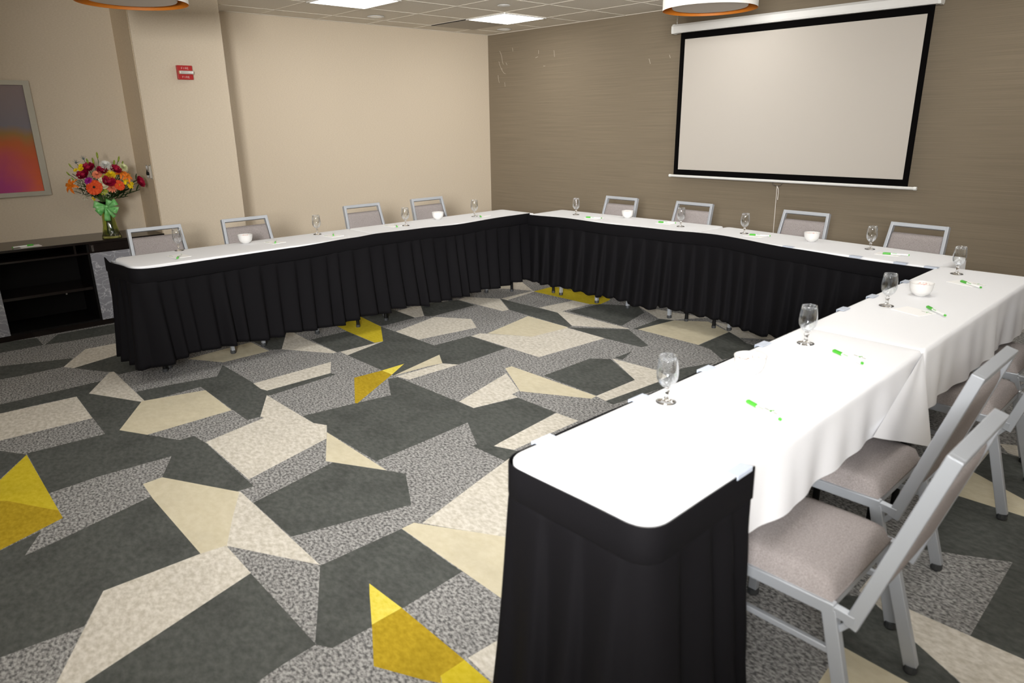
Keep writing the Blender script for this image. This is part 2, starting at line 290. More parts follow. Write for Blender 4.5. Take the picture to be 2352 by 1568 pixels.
# ---------------------------------------------------------------- the room
def struct(o): o['kind'] = 'structure'; return o
XR, YF = 9.6, -9.2             # right wall, wall behind the camera
CARPET = [
('D', [(4.428, -8.624), (4.427, -8.183), (4.625, -7.943), (4.732, -8.257), (4.719, -8.577), (4.685, -8.76)]),
('D', [(5.461, -8.733), (5.332, -8.347), (5.266, -8.06), (5.756, -8.065), (5.824, -8.335), (5.83, -8.547), (5.737, -8.557), (5.704, -8.596)]),
('C', [(5.03, -8.563), (5.04, -8.322), (5.044, -8.114), (5.266, -8.06), (5.332, -8.347), (5.461, -8.733), (5.382, -8.779)]),
('T', [(5.828, -8.098), (5.805, -7.964), (5.762, -7.604), (6.074, -7.601), (6.084, -7.946)]),
('C', [(6.076, -8.783), (5.735, -8.58), (5.74, -8.554), (6.455, -8.571), (6.46, -8.591)]),
('D', [(6.258, -8.562), (6.288, -8.343), (6.341, -8.088), (6.141, -7.97), (6.829, -7.966), (6.923, -7.976), (6.905, -8.001), (7.194, -8.172), (7.183, -8.246), (6.462, -8.238), (6.475, -8.514), (6.463, -8.57)]),
('T', [(6.455, -8.571), (6.542, -8.238), (6.98, -8.25), (6.992, -8.715), (6.818, -8.806), (6.456, -8.587)]),
('C', [(6.643, -7.972), (6.619, -7.401), (6.825, -7.519), (6.829, -7.963), (6.773, -7.979)]),
('D', [(6.829, -7.963), (6.825, -7.519), (6.874, -7.505), (6.919, -7.986)]),
('C', [(7.946, -8.607), (7.952, -8.604), (8.706, -8.615), (8.332, -8.82), (8.144, -8.72)]),
('D', [(8.086, -8.604), (7.989, -8.157), (8.337, -7.968), (8.589, -8.113), (8.452, -8.607)]),
('T', [(7.65, -8.003), (8.246, -8.014), (7.989, -8.157), (7.952, -8.176)]),
('D', [(7.355, -7.993), (7.403, -7.681), (7.444, -7.454), (7.193, -7.309), (7.212, -7.245), (7.959, -7.226), (8.025, -6.932), (8.34, -6.933), (8.412, -7.474), (8.524, -7.431), (8.618, -7.377), (8.688, -7.535), (8.545, -7.546), (8.449, -7.548), (8.331, -7.549), (8.335, -7.523), (8.091, -7.381), (8.119, -7.763), (8.13, -7.999), (7.651, -8.002), (7.568, -7.957), (7.488, -7.996)]),
('C', [(6.901, -7.999), (7.489, -7.997), (7.568, -7.958), (7.722, -8.045), (7.865, -8.529), (7.31, -8.521), (7.249, -8.275), (7.224, -8.162), (7.19, -8.17)]),
('D', [(6.574, -7.243), (6.474, -6.877), (6.117, -6.665), (6.836, -6.664), (6.844, -6.321), (7.268, -6.322), (7.301, -6.807), (7.2, -6.868), (7.036, -6.769), (7.167, -7.248), (7.018, -7.245)]),
('D', [(6.036, -7.247), (6.035, -6.931), (6.469, -6.948), (6.46, -7.263)]),
('C', [(5.713, -7.29), (5.737, -7.25), (5.972, -7.266), (6.459, -7.266), (6.452, -7.301), (6.102, -7.518)]),
('C', [(6.574, -7.243), (6.468, -7.241), (6.469, -6.948), (6.474, -6.877)]),
('D', [(5.662, -7.618), (5.704, -7.496), (5.701, -7.285), (6.102, -7.518), (6.049, -7.585), (5.773, -7.586)]),
('C', [(5.679, -7.221), (5.625, -7.007), (5.697, -6.918), (5.708, -7.071)]),
('D', [(5.628, -6.458), (5.653, -6.3), (5.83, -6.289), (6.098, -6.308), (6.112, -6.625), (6.103, -6.656), (5.705, -6.64)]),
('Y', [(5.645, -6.893), (5.587, -6.755), (5.634, -6.608), (6.117, -6.665), (6.474, -6.877), (6.457, -6.941), (6.035, -6.931)]),
('C', [(5.8, -6.292), (5.756, -6.007), (6.109, -6.223), (6.094, -6.311)]),
('D', [(5.756, -6.007), (5.877, -5.661), (6.141, -5.681), (6.168, -6.166), (6.121, -6.226)]),
('C', [(5.877, -5.661), (5.846, -5.541), (6.12, -5.356), (6.477, -5.573), (6.481, -5.643)]),
('D', [(6.136, -5.358), (6.863, -5.343), (7.224, -5.567), (7.231, -5.612), (6.49, -5.571)]),
('C', [(6.618, -5.335), (6.668, -4.935), (6.867, -4.929), (6.852, -5.282), (7.588, -5.3), (7.608, -5.31), (7.217, -5.558), (6.859, -5.347)]),
('D', [(6.889, -5.247), (6.923, -4.869), (7.216, -4.682), (7.39, -4.821), (7.505, -5.278)]),
('C', [(7.216, -4.682), (7.644, -4.634), (7.868, -4.589), (7.701, -4.85), (7.594, -4.899)]),
('D', [(7.627, -5.292), (7.603, -4.902), (7.713, -4.85), (7.672, -5.268)]),
('T', [(7.66, -5.27), (7.713, -4.85), (7.932, -4.691), (8.206, -4.836), (8.22, -5.285)]),
('D', [(8.226, -5.287), (8.209, -4.833), (8.353, -4.929), (8.456, -5.009), (8.54, -5.013), (8.587, -5.136), (8.521, -5.459), (8.341, -5.315)]),
('C', [(7.962, -4.662), (8.027, -4.652), (8.503, -4.689), (8.551, -4.781), (8.344, -4.915), (8.209, -4.833)]),
('C', [(6.851, -6.315), (6.843, -6.218), (7.2, -5.998), (7.228, -5.631), (7.625, -5.634), (7.583, -6.308)]),
('T', [(6.751, -5.601), (7.23, -5.613), (7.2, -5.998), (6.888, -6.182)]),
('D', [(7.223, -5.62), (7.606, -5.323), (7.969, -5.553), (7.956, -5.622), (7.621, -5.638)]),
('C', [(6.326, -6.66), (6.195, -6.174), (6.475, -6.0), (6.705, -6.137), (6.634, -6.661)]),
('T', [(7.167, -7.248), (7.036, -6.769), (7.2, -6.868), (7.179, -6.985)]),
('C', [(7.191, -7.242), (7.204, -6.871), (7.301, -6.807), (7.302, -7.219)]),
('B', [(7.026, -7.246), (7.02, -7.062), (7.142, -7.244)]),
('O', [(7.015, -7.453), (7.026, -7.246), (7.142, -7.244), (7.412, -7.669), (7.398, -7.678)]),
('C', [(7.821, -7.223), (7.661, -6.692), (7.951, -6.853), (7.959, -6.922), (8.018, -6.926), (7.957, -7.225)]),
('T', [(7.583, -6.631), (7.586, -6.574), (8.342, -6.58), (8.347, -6.633), (7.959, -6.852)]),
('D', [(7.868, -6.554), (7.857, -6.077), (7.968, -5.986), (8.336, -6.196), (8.338, -6.575)]),
('C', [(7.966, -5.969), (8.321, -5.946), (8.463, -6.003), (8.465, -6.133), (8.429, -6.6), (8.339, -6.582), (8.336, -6.196)]),
('D', [(8.433, -6.604), (8.462, -6.129), (8.423, -5.798), (8.513, -5.562), (8.554, -5.845), (8.542, -6.199), (8.496, -6.611)]),
('D', [(7.97, -5.946), (7.968, -5.745), (8.034, -5.94)]),
('C', [(8.413, -7.472), (8.403, -7.417), (8.346, -6.936), (8.507, -6.929), (8.516, -7.431)]),
('D', [(5.604, -6.429), (5.595, -6.319), (5.582, -5.774), (5.791, -5.761), (6.156, -5.687), (6.526, -5.908), (6.524, -5.977), (5.78, -5.952), (5.761, -6.176), (5.764, -6.327), (5.727, -6.444)]),
('C', [(5.727, -6.444), (5.764, -6.327), (5.78, -5.952), (6.226, -5.97), (6.209, -6.406), (6.199, -6.502)]),
('T', [(6.155, -5.671), (6.242, -5.338), (6.68, -5.35), (6.692, -5.815), (6.518, -5.906), (6.156, -5.687)]),
('D', [(6.208, -6.503), (6.355, -6.427), (6.507, -6.336), (6.733, -6.485), (6.89, -6.586)]),
('D', [(6.492, -6.333), (6.517, -5.978), (6.518, -5.906), (6.692, -5.815), (6.883, -5.715), (6.886, -5.639), (7.015, -5.625), (7.645, -5.639), (7.638, -5.715), (7.252, -5.916), (7.051, -5.807), (7.03, -6.137), (7.048, -6.341)]),
('Y', [(6.509, -6.336), (7.334, -6.343), (7.43, -6.58), (7.453, -6.667), (6.933, -6.605), (6.735, -6.481)]),
('O', [(6.886, -6.599), (6.995, -6.489), (7.2, -6.373), (7.246, -6.343), (7.334, -6.343), (7.43, -6.58), (7.453, -6.667)]),
('D', [(7.457, -6.667), (7.434, -6.58), (7.382, -6.43), (7.543, -6.516), (7.522, -6.42), (7.407, -6.011), (8.013, -6.014), (8.0, -6.353), (8.161, -6.45), (8.138, -6.681), (8.13, -6.746)]),
('T', [(7.259, -6.003), (7.253, -5.916), (7.654, -5.706), (7.855, -5.812), (8.039, -5.917), (8.015, -6.015), (7.433, -6.013)]),
('C', [(8.0, -6.353), (8.013, -6.014), (8.028, -5.921), (8.27, -5.925), (8.449, -6.508), (8.46, -6.548), (8.417, -6.593), (8.381, -6.573)]),
('C', [(7.646, -5.707), (7.652, -5.704), (8.406, -5.715), (8.032, -5.92), (7.844, -5.82)]),
('D', [(8.271, -5.926), (8.78, -5.932), (8.788, -6.048), (8.8, -6.124), (8.828, -6.214), (8.465, -6.591)]),
('D', [(7.786, -5.704), (7.689, -5.257), (8.037, -5.068), (8.289, -5.213), (8.152, -5.707)]),
('T', [(7.35, -5.103), (7.946, -5.114), (7.689, -5.257), (7.652, -5.276)]),
('D', [(7.055, -5.093), (7.103, -4.781), (7.144, -4.554), (6.893, -4.409), (6.912, -4.345), (7.659, -4.326), (7.725, -4.032), (8.04, -4.033), (8.112, -4.574), (8.224, -4.531), (8.318, -4.477), (8.388, -4.635), (8.245, -4.646), (8.149, -4.648), (8.031, -4.649), (8.035, -4.623), (7.791, -4.481), (7.819, -4.863), (7.83, -5.099), (7.351, -5.102), (7.268, -5.057), (7.188, -5.096)]),
('C', [(6.601, -5.099), (7.189, -5.097), (7.268, -5.058), (7.422, -5.145), (7.565, -5.629), (7.01, -5.621), (6.949, -5.375), (6.924, -5.262), (6.89, -5.27)]),
('C', [(6.916, -1.782), (7.344, -1.734), (7.568, -1.689), (7.401, -1.95), (7.294, -1.999)]),
('D', [(7.327, -2.392), (7.303, -2.002), (7.413, -1.95), (7.372, -2.368)]),
('T', [(7.36, -2.37), (7.413, -1.95), (7.632, -1.791), (7.906, -1.936), (7.92, -2.385)]),
('D', [(7.926, -2.387), (7.909, -1.933), (8.053, -2.029), (8.156, -2.109), (8.24, -2.113), (8.287, -2.236), (8.221, -2.559), (8.041, -2.415)]),
('C', [(7.662, -1.762), (7.727, -1.752), (8.203, -1.789), (8.251, -1.881), (8.044, -2.015), (7.909, -1.933)]),
('D', [(6.923, -2.72), (7.306, -2.423), (7.669, -2.653), (7.656, -2.722), (7.321, -2.738)]),
('C', [(7.521, -4.323), (7.361, -3.792), (7.651, -3.953), (7.659, -4.022), (7.718, -4.026), (7.657, -4.325)]),
('T', [(7.283, -3.731), (7.286, -3.674), (8.042, -3.68), (8.047, -3.733), (7.659, -3.952)]),
('D', [(7.568, -3.654), (7.557, -3.177), (7.668, -3.086), (8.036, -3.296), (8.038, -3.675)]),
('C', [(7.666, -3.069), (8.021, -3.046), (8.163, -3.103), (8.165, -3.233), (8.129, -3.7), (8.039, -3.682), (8.036, -3.296)]),
('D', [(8.133, -3.704), (8.162, -3.229), (8.123, -2.898), (8.213, -2.662), (8.254, -2.945), (8.242, -3.299), (8.196, -3.711)]),
('D', [(7.67, -3.046), (7.668, -2.845), (7.734, -3.04)]),
('C', [(8.113, -4.572), (8.103, -4.517), (8.046, -4.036), (8.207, -4.029), (8.216, -4.531)]),
('C', [(8.442, -5.266), (8.329, -4.849), (8.268, -4.609), (8.536, -4.637), (8.883, -4.992), (8.749, -5.098), (8.571, -5.195)]),
('D', [(8.41, -5.717), (8.417, -5.353), (8.813, -5.356), (8.828, -5.625), (8.834, -5.763), (8.831, -5.903), (8.785, -5.931), (8.767, -5.928), (8.629, -5.845)]),
('B', [(8.632, -5.641), (8.825, -5.633), (8.826, -5.753), (8.688, -5.675)]),
('D', [(0.128, -8.724), (0.127, -8.283), (0.325, -8.043), (0.432, -8.357), (0.419, -8.677), (0.385, -8.86)]),
('D', [(1.161, -8.833), (1.032, -8.447), (0.966, -8.16), (1.456, -8.165), (1.524, -8.435), (1.53, -8.647), (1.437, -8.657), (1.404, -8.696)]),
('C', [(0.73, -8.663), (0.74, -8.422), (0.744, -8.214), (0.966, -8.16), (1.032, -8.447), (1.161, -8.833), (1.082, -8.879)]),
('T', [(1.528, -8.198), (1.505, -8.064), (1.462, -7.704), (1.774, -7.701), (1.784, -8.046)]),
('C', [(1.776, -8.883), (1.435, -8.68), (1.44, -8.654), (2.155, -8.671), (2.16, -8.691)]),
('D', [(1.958, -8.662), (1.988, -8.443), (2.041, -8.188), (1.841, -8.07), (2.529, -8.066), (2.623, -8.076), (2.605, -8.101), (2.894, -8.272), (2.883, -8.346), (2.162, -8.338), (2.175, -8.614), (2.163, -8.67)]),
('C', [(2.343, -8.072), (2.319, -7.501), (2.525, -7.619), (2.529, -8.063), (2.473, -8.079)]),
('D', [(2.529, -8.063), (2.525, -7.619), (2.574, -7.605), (2.619, -8.086)]),
('D', [(3.786, -8.704), (3.689, -8.257), (4.037, -8.068), (4.289, -8.213), (4.152, -8.707)]),
('T', [(3.35, -8.103), (3.946, -8.114), (3.689, -8.257), (3.652, -8.276)]),
('D', [(3.055, -8.093), (3.103, -7.781), (3.144, -7.554), (2.893, -7.409), (2.912, -7.345), (3.659, -7.326), (3.725, -7.032), (4.04, -7.033), (4.112, -7.574), (4.224, -7.531), (4.318, -7.477), (4.388, -7.635), (4.245, -7.646), (4.149, -7.648), (4.031, -7.649), (4.035, -7.623), (3.791, -7.481), (3.819, -7.863), (3.83, -8.099), (3.351, -8.102), (3.268, -8.057), (3.188, -8.096)]),
('C', [(2.601, -8.099), (3.189, -8.097), (3.268, -8.058), (3.422, -8.145), (3.565, -8.629), (3.01, -8.621), (2.949, -8.375), (2.924, -8.262), (2.89, -8.27)]),
('D', [(2.274, -7.343), (2.174, -6.977), (1.817, -6.765), (2.536, -6.764), (2.544, -6.421), (2.968, -6.422), (3.001, -6.907), (2.9, -6.968), (2.736, -6.869), (2.867, -7.348), (2.718, -7.345)]),
('D', [(1.736, -7.347), (1.735, -7.031), (2.169, -7.048), (2.16, -7.363)]),
('C', [(1.413, -7.39), (1.437, -7.35), (1.672, -7.366), (2.159, -7.366), (2.152, -7.401), (1.802, -7.618)]),
('C', [(2.274, -7.343), (2.168, -7.341), (2.169, -7.048), (2.174, -6.977)]),
('D', [(1.362, -7.718), (1.404, -7.596), (1.401, -7.385), (1.802, -7.618), (1.749, -7.685), (1.473, -7.686)]),
('C', [(1.379, -7.321), (1.325, -7.107), (1.397, -7.018), (1.408, -7.171)]),
('D', [(1.328, -6.558), (1.353, -6.4), (1.53, -6.389), (1.798, -6.408), (1.812, -6.725), (1.803, -6.756), (1.405, -6.74)]),
('Y', [(1.345, -6.993), (1.287, -6.855), (1.334, -6.708), (1.817, -6.765), (2.174, -6.977), (2.157, -7.041), (1.735, -7.031)]),
('C', [(1.5, -6.392), (1.456, -6.107), (1.809, -6.323), (1.794, -6.411)]),
('C', [(2.026, -6.76), (1.895, -6.274), (2.175, -6.1), (2.405, -6.237), (2.334, -6.761)]),
('T', [(2.867, -7.348), (2.736, -6.869), (2.9, -6.968), (2.879, -7.085)]),
('C', [(2.891, -7.342), (2.904, -6.971), (3.001, -6.907), (3.002, -7.319)]),
('B', [(2.726, -7.346), (2.72, -7.162), (2.842, -7.344)]),
('O', [(2.715, -7.553), (2.726, -7.346), (2.842, -7.344), (3.112, -7.769), (3.098, -7.778)]),
('C', [(3.521, -7.323), (3.361, -6.792), (3.651, -6.953), (3.659, -7.022), (3.718, -7.026), (3.657, -7.325)]),
('T', [(3.283, -6.731), (3.286, -6.674), (4.042, -6.68), (4.047, -6.733), (3.659, -6.952)]),
('C', [(4.113, -7.572), (4.103, -7.517), (4.046, -7.036), (4.207, -7.029), (4.216, -7.531)]),
('C', [(4.442, -8.266), (4.329, -7.849), (4.268, -7.609), (4.536, -7.637), (4.883, -7.992), (4.749, -8.098), (4.571, -8.195)]),
('T', [(4.416, -8.351), (4.415, -8.289), (4.745, -8.095), (4.777, -8.075), (5.074, -8.352), (5.015, -8.353)]),
('C', [(5.164, -8.619), (5.17, -8.511), (5.192, -8.445), (5.365, -8.609), (5.316, -8.631)]),
('Y', [(5.163, -8.632), (5.291, -8.634), (5.339, -8.636), (5.22, -8.759), (5.163, -8.725)]),
('O', [(4.826, -8.753), (4.825, -8.633), (5.163, -8.632), (5.163, -8.725), (5.188, -8.742), (5.134, -8.776), (4.99, -8.85)]),
('B', [(4.632, -8.641), (4.825, -8.633), (4.826, -8.753), (4.688, -8.675)]),
('C', [(5.781, -5.903), (5.768, -5.722), (5.885, -5.835), (5.89, -6.092), (5.844, -6.08)]),
('C', [(5.895, -5.731), (6.057, -5.642), (6.095, -5.834), (6.02, -5.833), (5.951, -5.823)]),
('D', [(5.808, -6.2), (5.792, -6.09), (5.89, -6.092), (5.888, -5.85), (6.02, -5.833), (6.095, -5.834), (6.19, -6.322), (6.117, -6.288), (5.894, -6.162)]),
('T', [(5.831, -6.457), (5.808, -6.2), (5.894, -6.162), (6.002, -6.224), (6.117, -6.288), (6.19, -6.322), (6.225, -6.502), (6.16, -6.494)]),
('D', [(5.815, -7.503), (5.908, -7.437), (6.078, -7.542), (6.247, -7.642), (6.281, -7.657), (6.186, -7.756), (6.143, -7.749), (5.946, -7.741), (5.826, -7.61)]),
('T', [(5.949, -7.738), (6.143, -7.749), (6.186, -7.756), (5.963, -7.988), (5.953, -7.844)]),
('D', [(5.832, -6.455), (6.238, -6.445), (6.417, -7.401), (6.208, -7.407), (6.2, -6.847), (5.905, -7.014), (5.853, -6.972), (5.838, -6.784)]),
('C', [(5.876, -7.067), (5.904, -7.067), (5.912, -7.392), (6.009, -7.401), (6.385, -7.397), (6.416, -7.395), (6.435, -7.497), (6.281, -7.657), (6.079, -7.545), (5.923, -7.442), (5.872, -7.424), (5.865, -7.204)]),
('D', [(7.728, -8.424), (7.727, -7.983), (7.925, -7.743), (8.032, -8.057), (8.019, -8.377), (7.985, -8.56)]),
('C', [(8.33, -8.363), (8.34, -8.122), (8.344, -7.914), (8.566, -7.86), (8.632, -8.147), (8.761, -8.533), (8.682, -8.579)]),
('D', [(0.647, -5.839), (0.72, -5.468), (0.976, -5.47), (0.981, -5.607), (0.965, -5.878)]),
('D', [(0.728, -5.324), (0.727, -4.883), (0.925, -4.643), (1.032, -4.957), (1.019, -5.277), (0.985, -5.46)]),
('D', [(1.297, -5.918), (1.339, -5.797), (1.427, -5.593), (1.506, -5.385), (1.678, -5.476), (1.683, -5.722), (1.666, -5.843), (1.649, -5.961)]),
('D', [(1.761, -5.433), (1.632, -5.047), (1.566, -4.76), (2.056, -4.765), (2.124, -5.035), (2.13, -5.247), (2.037, -5.257), (2.004, -5.296)]),
('C', [(1.33, -5.263), (1.34, -5.022), (1.344, -4.814), (1.566, -4.76), (1.632, -5.047), (1.761, -5.433), (1.682, -5.479)]),
('T', [(2.128, -4.798), (2.105, -4.664), (2.062, -4.304), (2.374, -4.301), (2.384, -4.646)]),
('D', [(2.204, -6.029), (2.195, -5.919), (2.182, -5.374), (2.391, -5.361), (2.756, -5.287), (3.126, -5.508), (3.124, -5.577), (2.38, -5.552), (2.361, -5.776), (2.364, -5.927), (2.327, -6.044)]),
('C', [(2.376, -5.483), (2.035, -5.28), (2.04, -5.254), (2.755, -5.271), (2.76, -5.291)]),
('C', [(2.327, -6.044), (2.364, -5.927), (2.38, -5.552), (2.826, -5.57), (2.809, -6.006), (2.799, -6.102)]),
('D', [(2.558, -5.262), (2.588, -5.043), (2.641, -4.788), (2.441, -4.67), (3.129, -4.666), (3.223, -4.676), (3.205, -4.701), (3.494, -4.872), (3.483, -4.946), (2.762, -4.938), (2.775, -5.214), (2.763, -5.27)]),
('T', [(2.755, -5.271), (2.842, -4.938), (3.28, -4.95), (3.292, -5.415), (3.118, -5.506), (2.756, -5.287)]),
('C', [(2.943, -4.672), (2.919, -4.101), (3.125, -4.219), (3.129, -4.663), (3.073, -4.679)]),
('D', [(3.129, -4.663), (3.125, -4.219), (3.174, -4.205), (3.219, -4.686)]),
('D', [(2.808, -6.103), (2.955, -6.027), (3.107, -5.936), (3.333, -6.085), (3.49, -6.186)]),
('D', [(3.092, -5.933), (3.117, -5.578), (3.118, -5.506), (3.292, -5.415), (3.483, -5.315), (3.486, -5.239), (3.615, -5.225), (4.245, -5.239), (4.238, -5.315), (3.852, -5.516), (3.651, -5.407), (3.63, -5.737), (3.648, -5.941)]),
('Y', [(3.109, -5.936), (3.934, -5.943), (4.03, -6.18), (4.053, -6.267), (3.533, -6.205), (3.335, -6.081)]),
('O', [(3.486, -6.199), (3.595, -6.089), (3.8, -5.973), (3.846, -5.943), (3.934, -5.943), (4.03, -6.18), (4.053, -6.267)]),
('D', [(4.057, -6.267), (4.034, -6.18), (3.982, -6.03), (4.143, -6.116), (4.122, -6.02), (4.007, -5.611), (4.613, -5.614), (4.6, -5.953), (4.761, -6.05), (4.738, -6.281), (4.73, -6.346)]),
('T', [(3.859, -5.603), (3.853, -5.516), (4.254, -5.306), (4.455, -5.412), (4.639, -5.517), (4.615, -5.615), (4.033, -5.613)]),
('C', [(4.6, -5.953), (4.613, -5.614), (4.628, -5.521), (4.87, -5.525), (5.049, -6.108), (5.06, -6.148), (5.017, -6.193), (4.981, -6.173)]),
('C', [(4.246, -5.307), (4.252, -5.304), (5.006, -5.315), (4.632, -5.52), (4.444, -5.42)]),
('D', [(4.871, -5.526), (5.38, -5.532), (5.388, -5.648), (5.4, -5.724), (5.428, -5.814), (5.065, -6.191)]),
('D', [(4.386, -5.304), (4.289, -4.857), (4.637, -4.668), (4.889, -4.813), (4.752, -5.307)]),
('T', [(3.95, -4.703), (4.546, -4.714), (4.289, -4.857), (4.252, -4.876)]),
('D', [(3.655, -4.693), (3.703, -4.381), (3.744, -4.154), (3.493, -4.009), (3.512, -3.945), (4.259, -3.926), (4.325, -3.632), (4.64, -3.633), (4.712, -4.174), (4.824, -4.131), (4.918, -4.077), (4.988, -4.235), (4.845, -4.246), (4.749, -4.248), (4.631, -4.249), (4.635, -4.223), (4.391, -4.081), (4.419, -4.463), (4.43, -4.699), (3.951, -4.702), (3.868, -4.657), (3.788, -4.696)]),
('C', [(3.201, -4.699), (3.789, -4.697), (3.868, -4.658), (4.022, -4.745), (4.165, -5.229), (3.61, -5.221), (3.549, -4.975), (3.524, -4.862), (3.49, -4.87)]),
('D', [(2.874, -3.943), (2.774, -3.577), (2.417, -3.365), (3.136, -3.364), (3.144, -3.021), (3.568, -3.022), (3.601, -3.507), (3.5, -3.568), (3.336, -3.469), (3.467, -3.948), (3.318, -3.945)]),
('D', [(2.336, -3.947), (2.335, -3.631), (2.769, -3.648), (2.76, -3.963)]),
('C', [(2.013, -3.99), (2.037, -3.95), (2.272, -3.966), (2.759, -3.966), (2.752, -4.001), (2.402, -4.218)]),
('C', [(2.874, -3.943), (2.768, -3.941), (2.769, -3.648), (2.774, -3.577)]),
('D', [(1.962, -4.318), (2.004, -4.196), (2.001, -3.985), (2.402, -4.218), (2.349, -4.285), (2.073, -4.286)]),
('C', [(1.979, -3.921), (1.925, -3.707), (1.997, -3.618), (2.008, -3.771)]),
('D', [(1.928, -3.158), (1.953, -3.0), (2.13, -2.989), (2.398, -3.008), (2.412, -3.325), (2.403, -3.356), (2.005, -3.34)]),
('Y', [(1.945, -3.593), (1.887, -3.455), (1.934, -3.308), (2.417, -3.365), (2.774, -3.577), (2.757, -3.641), (2.335, -3.631)]),
('C', [(2.1, -2.992), (2.056, -2.707), (2.409, -2.923), (2.394, -3.011)]),
('D', [(2.056, -2.707), (2.177, -2.361), (2.441, -2.381), (2.468, -2.866), (2.421, -2.926)]),
('C', [(2.177, -2.361), (2.146, -2.241), (2.42, -2.056), (2.777, -2.273), (2.781, -2.343)]),
('C', [(2.428, -2.049), (2.427, -1.614), (2.456, -1.613), (2.517, -2.046)]),
('C', [(2.044, -1.849), (2.004, -1.571), (2.06, -1.419), (2.424, -1.618), (2.191, -1.722)]),
('Y', [(2.45, -1.634), (2.436, -1.355), (3.064, -1.208), (3.199, -1.393), (3.236, -1.575), (3.167, -1.629)]),
('D', [(2.436, -2.058), (3.163, -2.043), (3.524, -2.267), (3.531, -2.312), (2.79, -2.271)]),
('C', [(2.918, -2.035), (2.968, -1.635), (3.167, -1.629), (3.152, -1.982), (3.888, -2.0), (3.908, -2.01), (3.517, -2.258), (3.159, -2.047)]),
('D', [(3.189, -1.947), (3.223, -1.569), (3.516, -1.382), (3.69, -1.521), (3.805, -1.978)]),
('C', [(3.516, -1.382), (3.944, -1.334), (4.168, -1.289), (4.001, -1.55), (3.894, -1.599)]),
('D', [(3.927, -1.992), (3.903, -1.602), (4.013, -1.55), (3.972, -1.968)]),
('T', [(3.96, -1.97), (4.013, -1.55), (4.232, -1.391), (4.506, -1.536), (4.52, -1.985)]),
('D', [(4.526, -1.987), (4.509, -1.533), (4.653, -1.629), (4.756, -1.709), (4.84, -1.713), (4.887, -1.836), (4.821, -2.159), (4.641, -2.015)]),
('C', [(4.262, -1.362), (4.327, -1.352), (4.803, -1.389), (4.851, -1.481), (4.644, -1.615), (4.509, -1.533)]),
('C', [(3.151, -3.015), (3.143, -2.918), (3.5, -2.698), (3.528, -2.331), (3.925, -2.334), (3.883, -3.008)]),
('T', [(3.051, -2.301), (3.53, -2.313), (3.5, -2.698), (3.188, -2.882)]),
('D', [(3.523, -2.32), (3.906, -2.023), (4.269, -2.253), (4.256, -2.322), (3.921, -2.338)]),
('C', [(2.626, -3.36), (2.495, -2.874), (2.775, -2.7), (3.005, -2.837), (2.934, -3.361)]),
('T', [(3.467, -3.948), (3.336, -3.469), (3.5, -3.568), (3.479, -3.685)]),
('C', [(3.491, -3.942), (3.504, -3.571), (3.601, -3.507), (3.602, -3.919)]),
('B', [(3.326, -3.946), (3.32, -3.762), (3.442, -3.944)]),
('O', [(3.315, -4.153), (3.326, -3.946), (3.442, -3.944), (3.712, -4.369), (3.698, -4.378)]),
('C', [(4.121, -3.923), (3.961, -3.392), (4.251, -3.553), (4.259, -3.622), (4.318, -3.626), (4.257, -3.925)]),
('T', [(3.883, -3.331), (3.886, -3.274), (4.642, -3.28), (4.647, -3.333), (4.259, -3.552)]),
('D', [(4.168, -3.254), (4.157, -2.777), (4.268, -2.686), (4.636, -2.896), (4.638, -3.275)]),
('C', [(4.266, -2.669), (4.621, -2.646), (4.763, -2.703), (4.765, -2.833), (4.729, -3.3), (4.639, -3.282), (4.636, -2.896)]),
('D', [(4.733, -3.304), (4.762, -2.829), (4.723, -2.498), (4.813, -2.262), (4.854, -2.545), (4.842, -2.899), (4.796, -3.311)]),
('D', [(4.27, -2.646), (4.268, -2.445), (4.334, -2.64)]),
('C', [(4.713, -4.172), (4.703, -4.117), (4.646, -3.636), (4.807, -3.629), (4.816, -4.131)]),
('C', [(5.042, -4.866), (4.929, -4.449), (4.868, -4.209), (5.136, -4.237), (5.483, -4.592), (5.349, -4.698), (5.171, -4.795)]),
('T', [(5.016, -4.951), (5.015, -4.889), (5.345, -4.695), (5.377, -4.675), (5.674, -4.952), (5.615, -4.953)]),
('D', [(5.01, -5.317), (5.017, -4.953), (5.413, -4.956), (5.428, -5.225), (5.434, -5.363), (5.431, -5.503), (5.385, -5.531), (5.367, -5.528), (5.229, -5.445)]),
('C', [(5.764, -5.219), (5.77, -5.111), (5.792, -5.045), (5.965, -5.209), (5.916, -5.231)]),
('Y', [(5.763, -5.232), (5.891, -5.234), (5.939, -5.236), (5.82, -5.359), (5.763, -5.325)]),
('O', [(5.426, -5.353), (5.425, -5.233), (5.763, -5.232), (5.763, -5.325), (5.788, -5.342), (5.734, -5.376), (5.59, -5.45)]),
('B', [(5.232, -5.241), (5.425, -5.233), (5.426, -5.353), (5.288, -5.275)]),
('C', [(6.381, -2.503), (6.368, -2.322), (6.485, -2.435), (6.49, -2.692), (6.444, -2.68)]),
('C', [(6.495, -2.331), (6.657, -2.242), (6.695, -2.434), (6.62, -2.433), (6.551, -2.423)]),
('D', [(6.408, -2.8), (6.392, -2.69), (6.49, -2.692), (6.488, -2.45), (6.62, -2.433), (6.695, -2.434), (6.79, -2.922), (6.717, -2.888), (6.494, -2.762)]),
('T', [(6.431, -3.057), (6.408, -2.8), (6.494, -2.762), (6.602, -2.824), (6.717, -2.888), (6.79, -2.922), (6.825, -3.102), (6.76, -3.094)]),
('D', [(6.415, -4.103), (6.508, -4.037), (6.678, -4.142), (6.847, -4.242), (6.881, -4.257), (6.786, -4.356), (6.743, -4.349), (6.546, -4.341), (6.426, -4.21)]),
('T', [(6.549, -4.338), (6.743, -4.349), (6.786, -4.356), (6.563, -4.588), (6.553, -4.444)]),
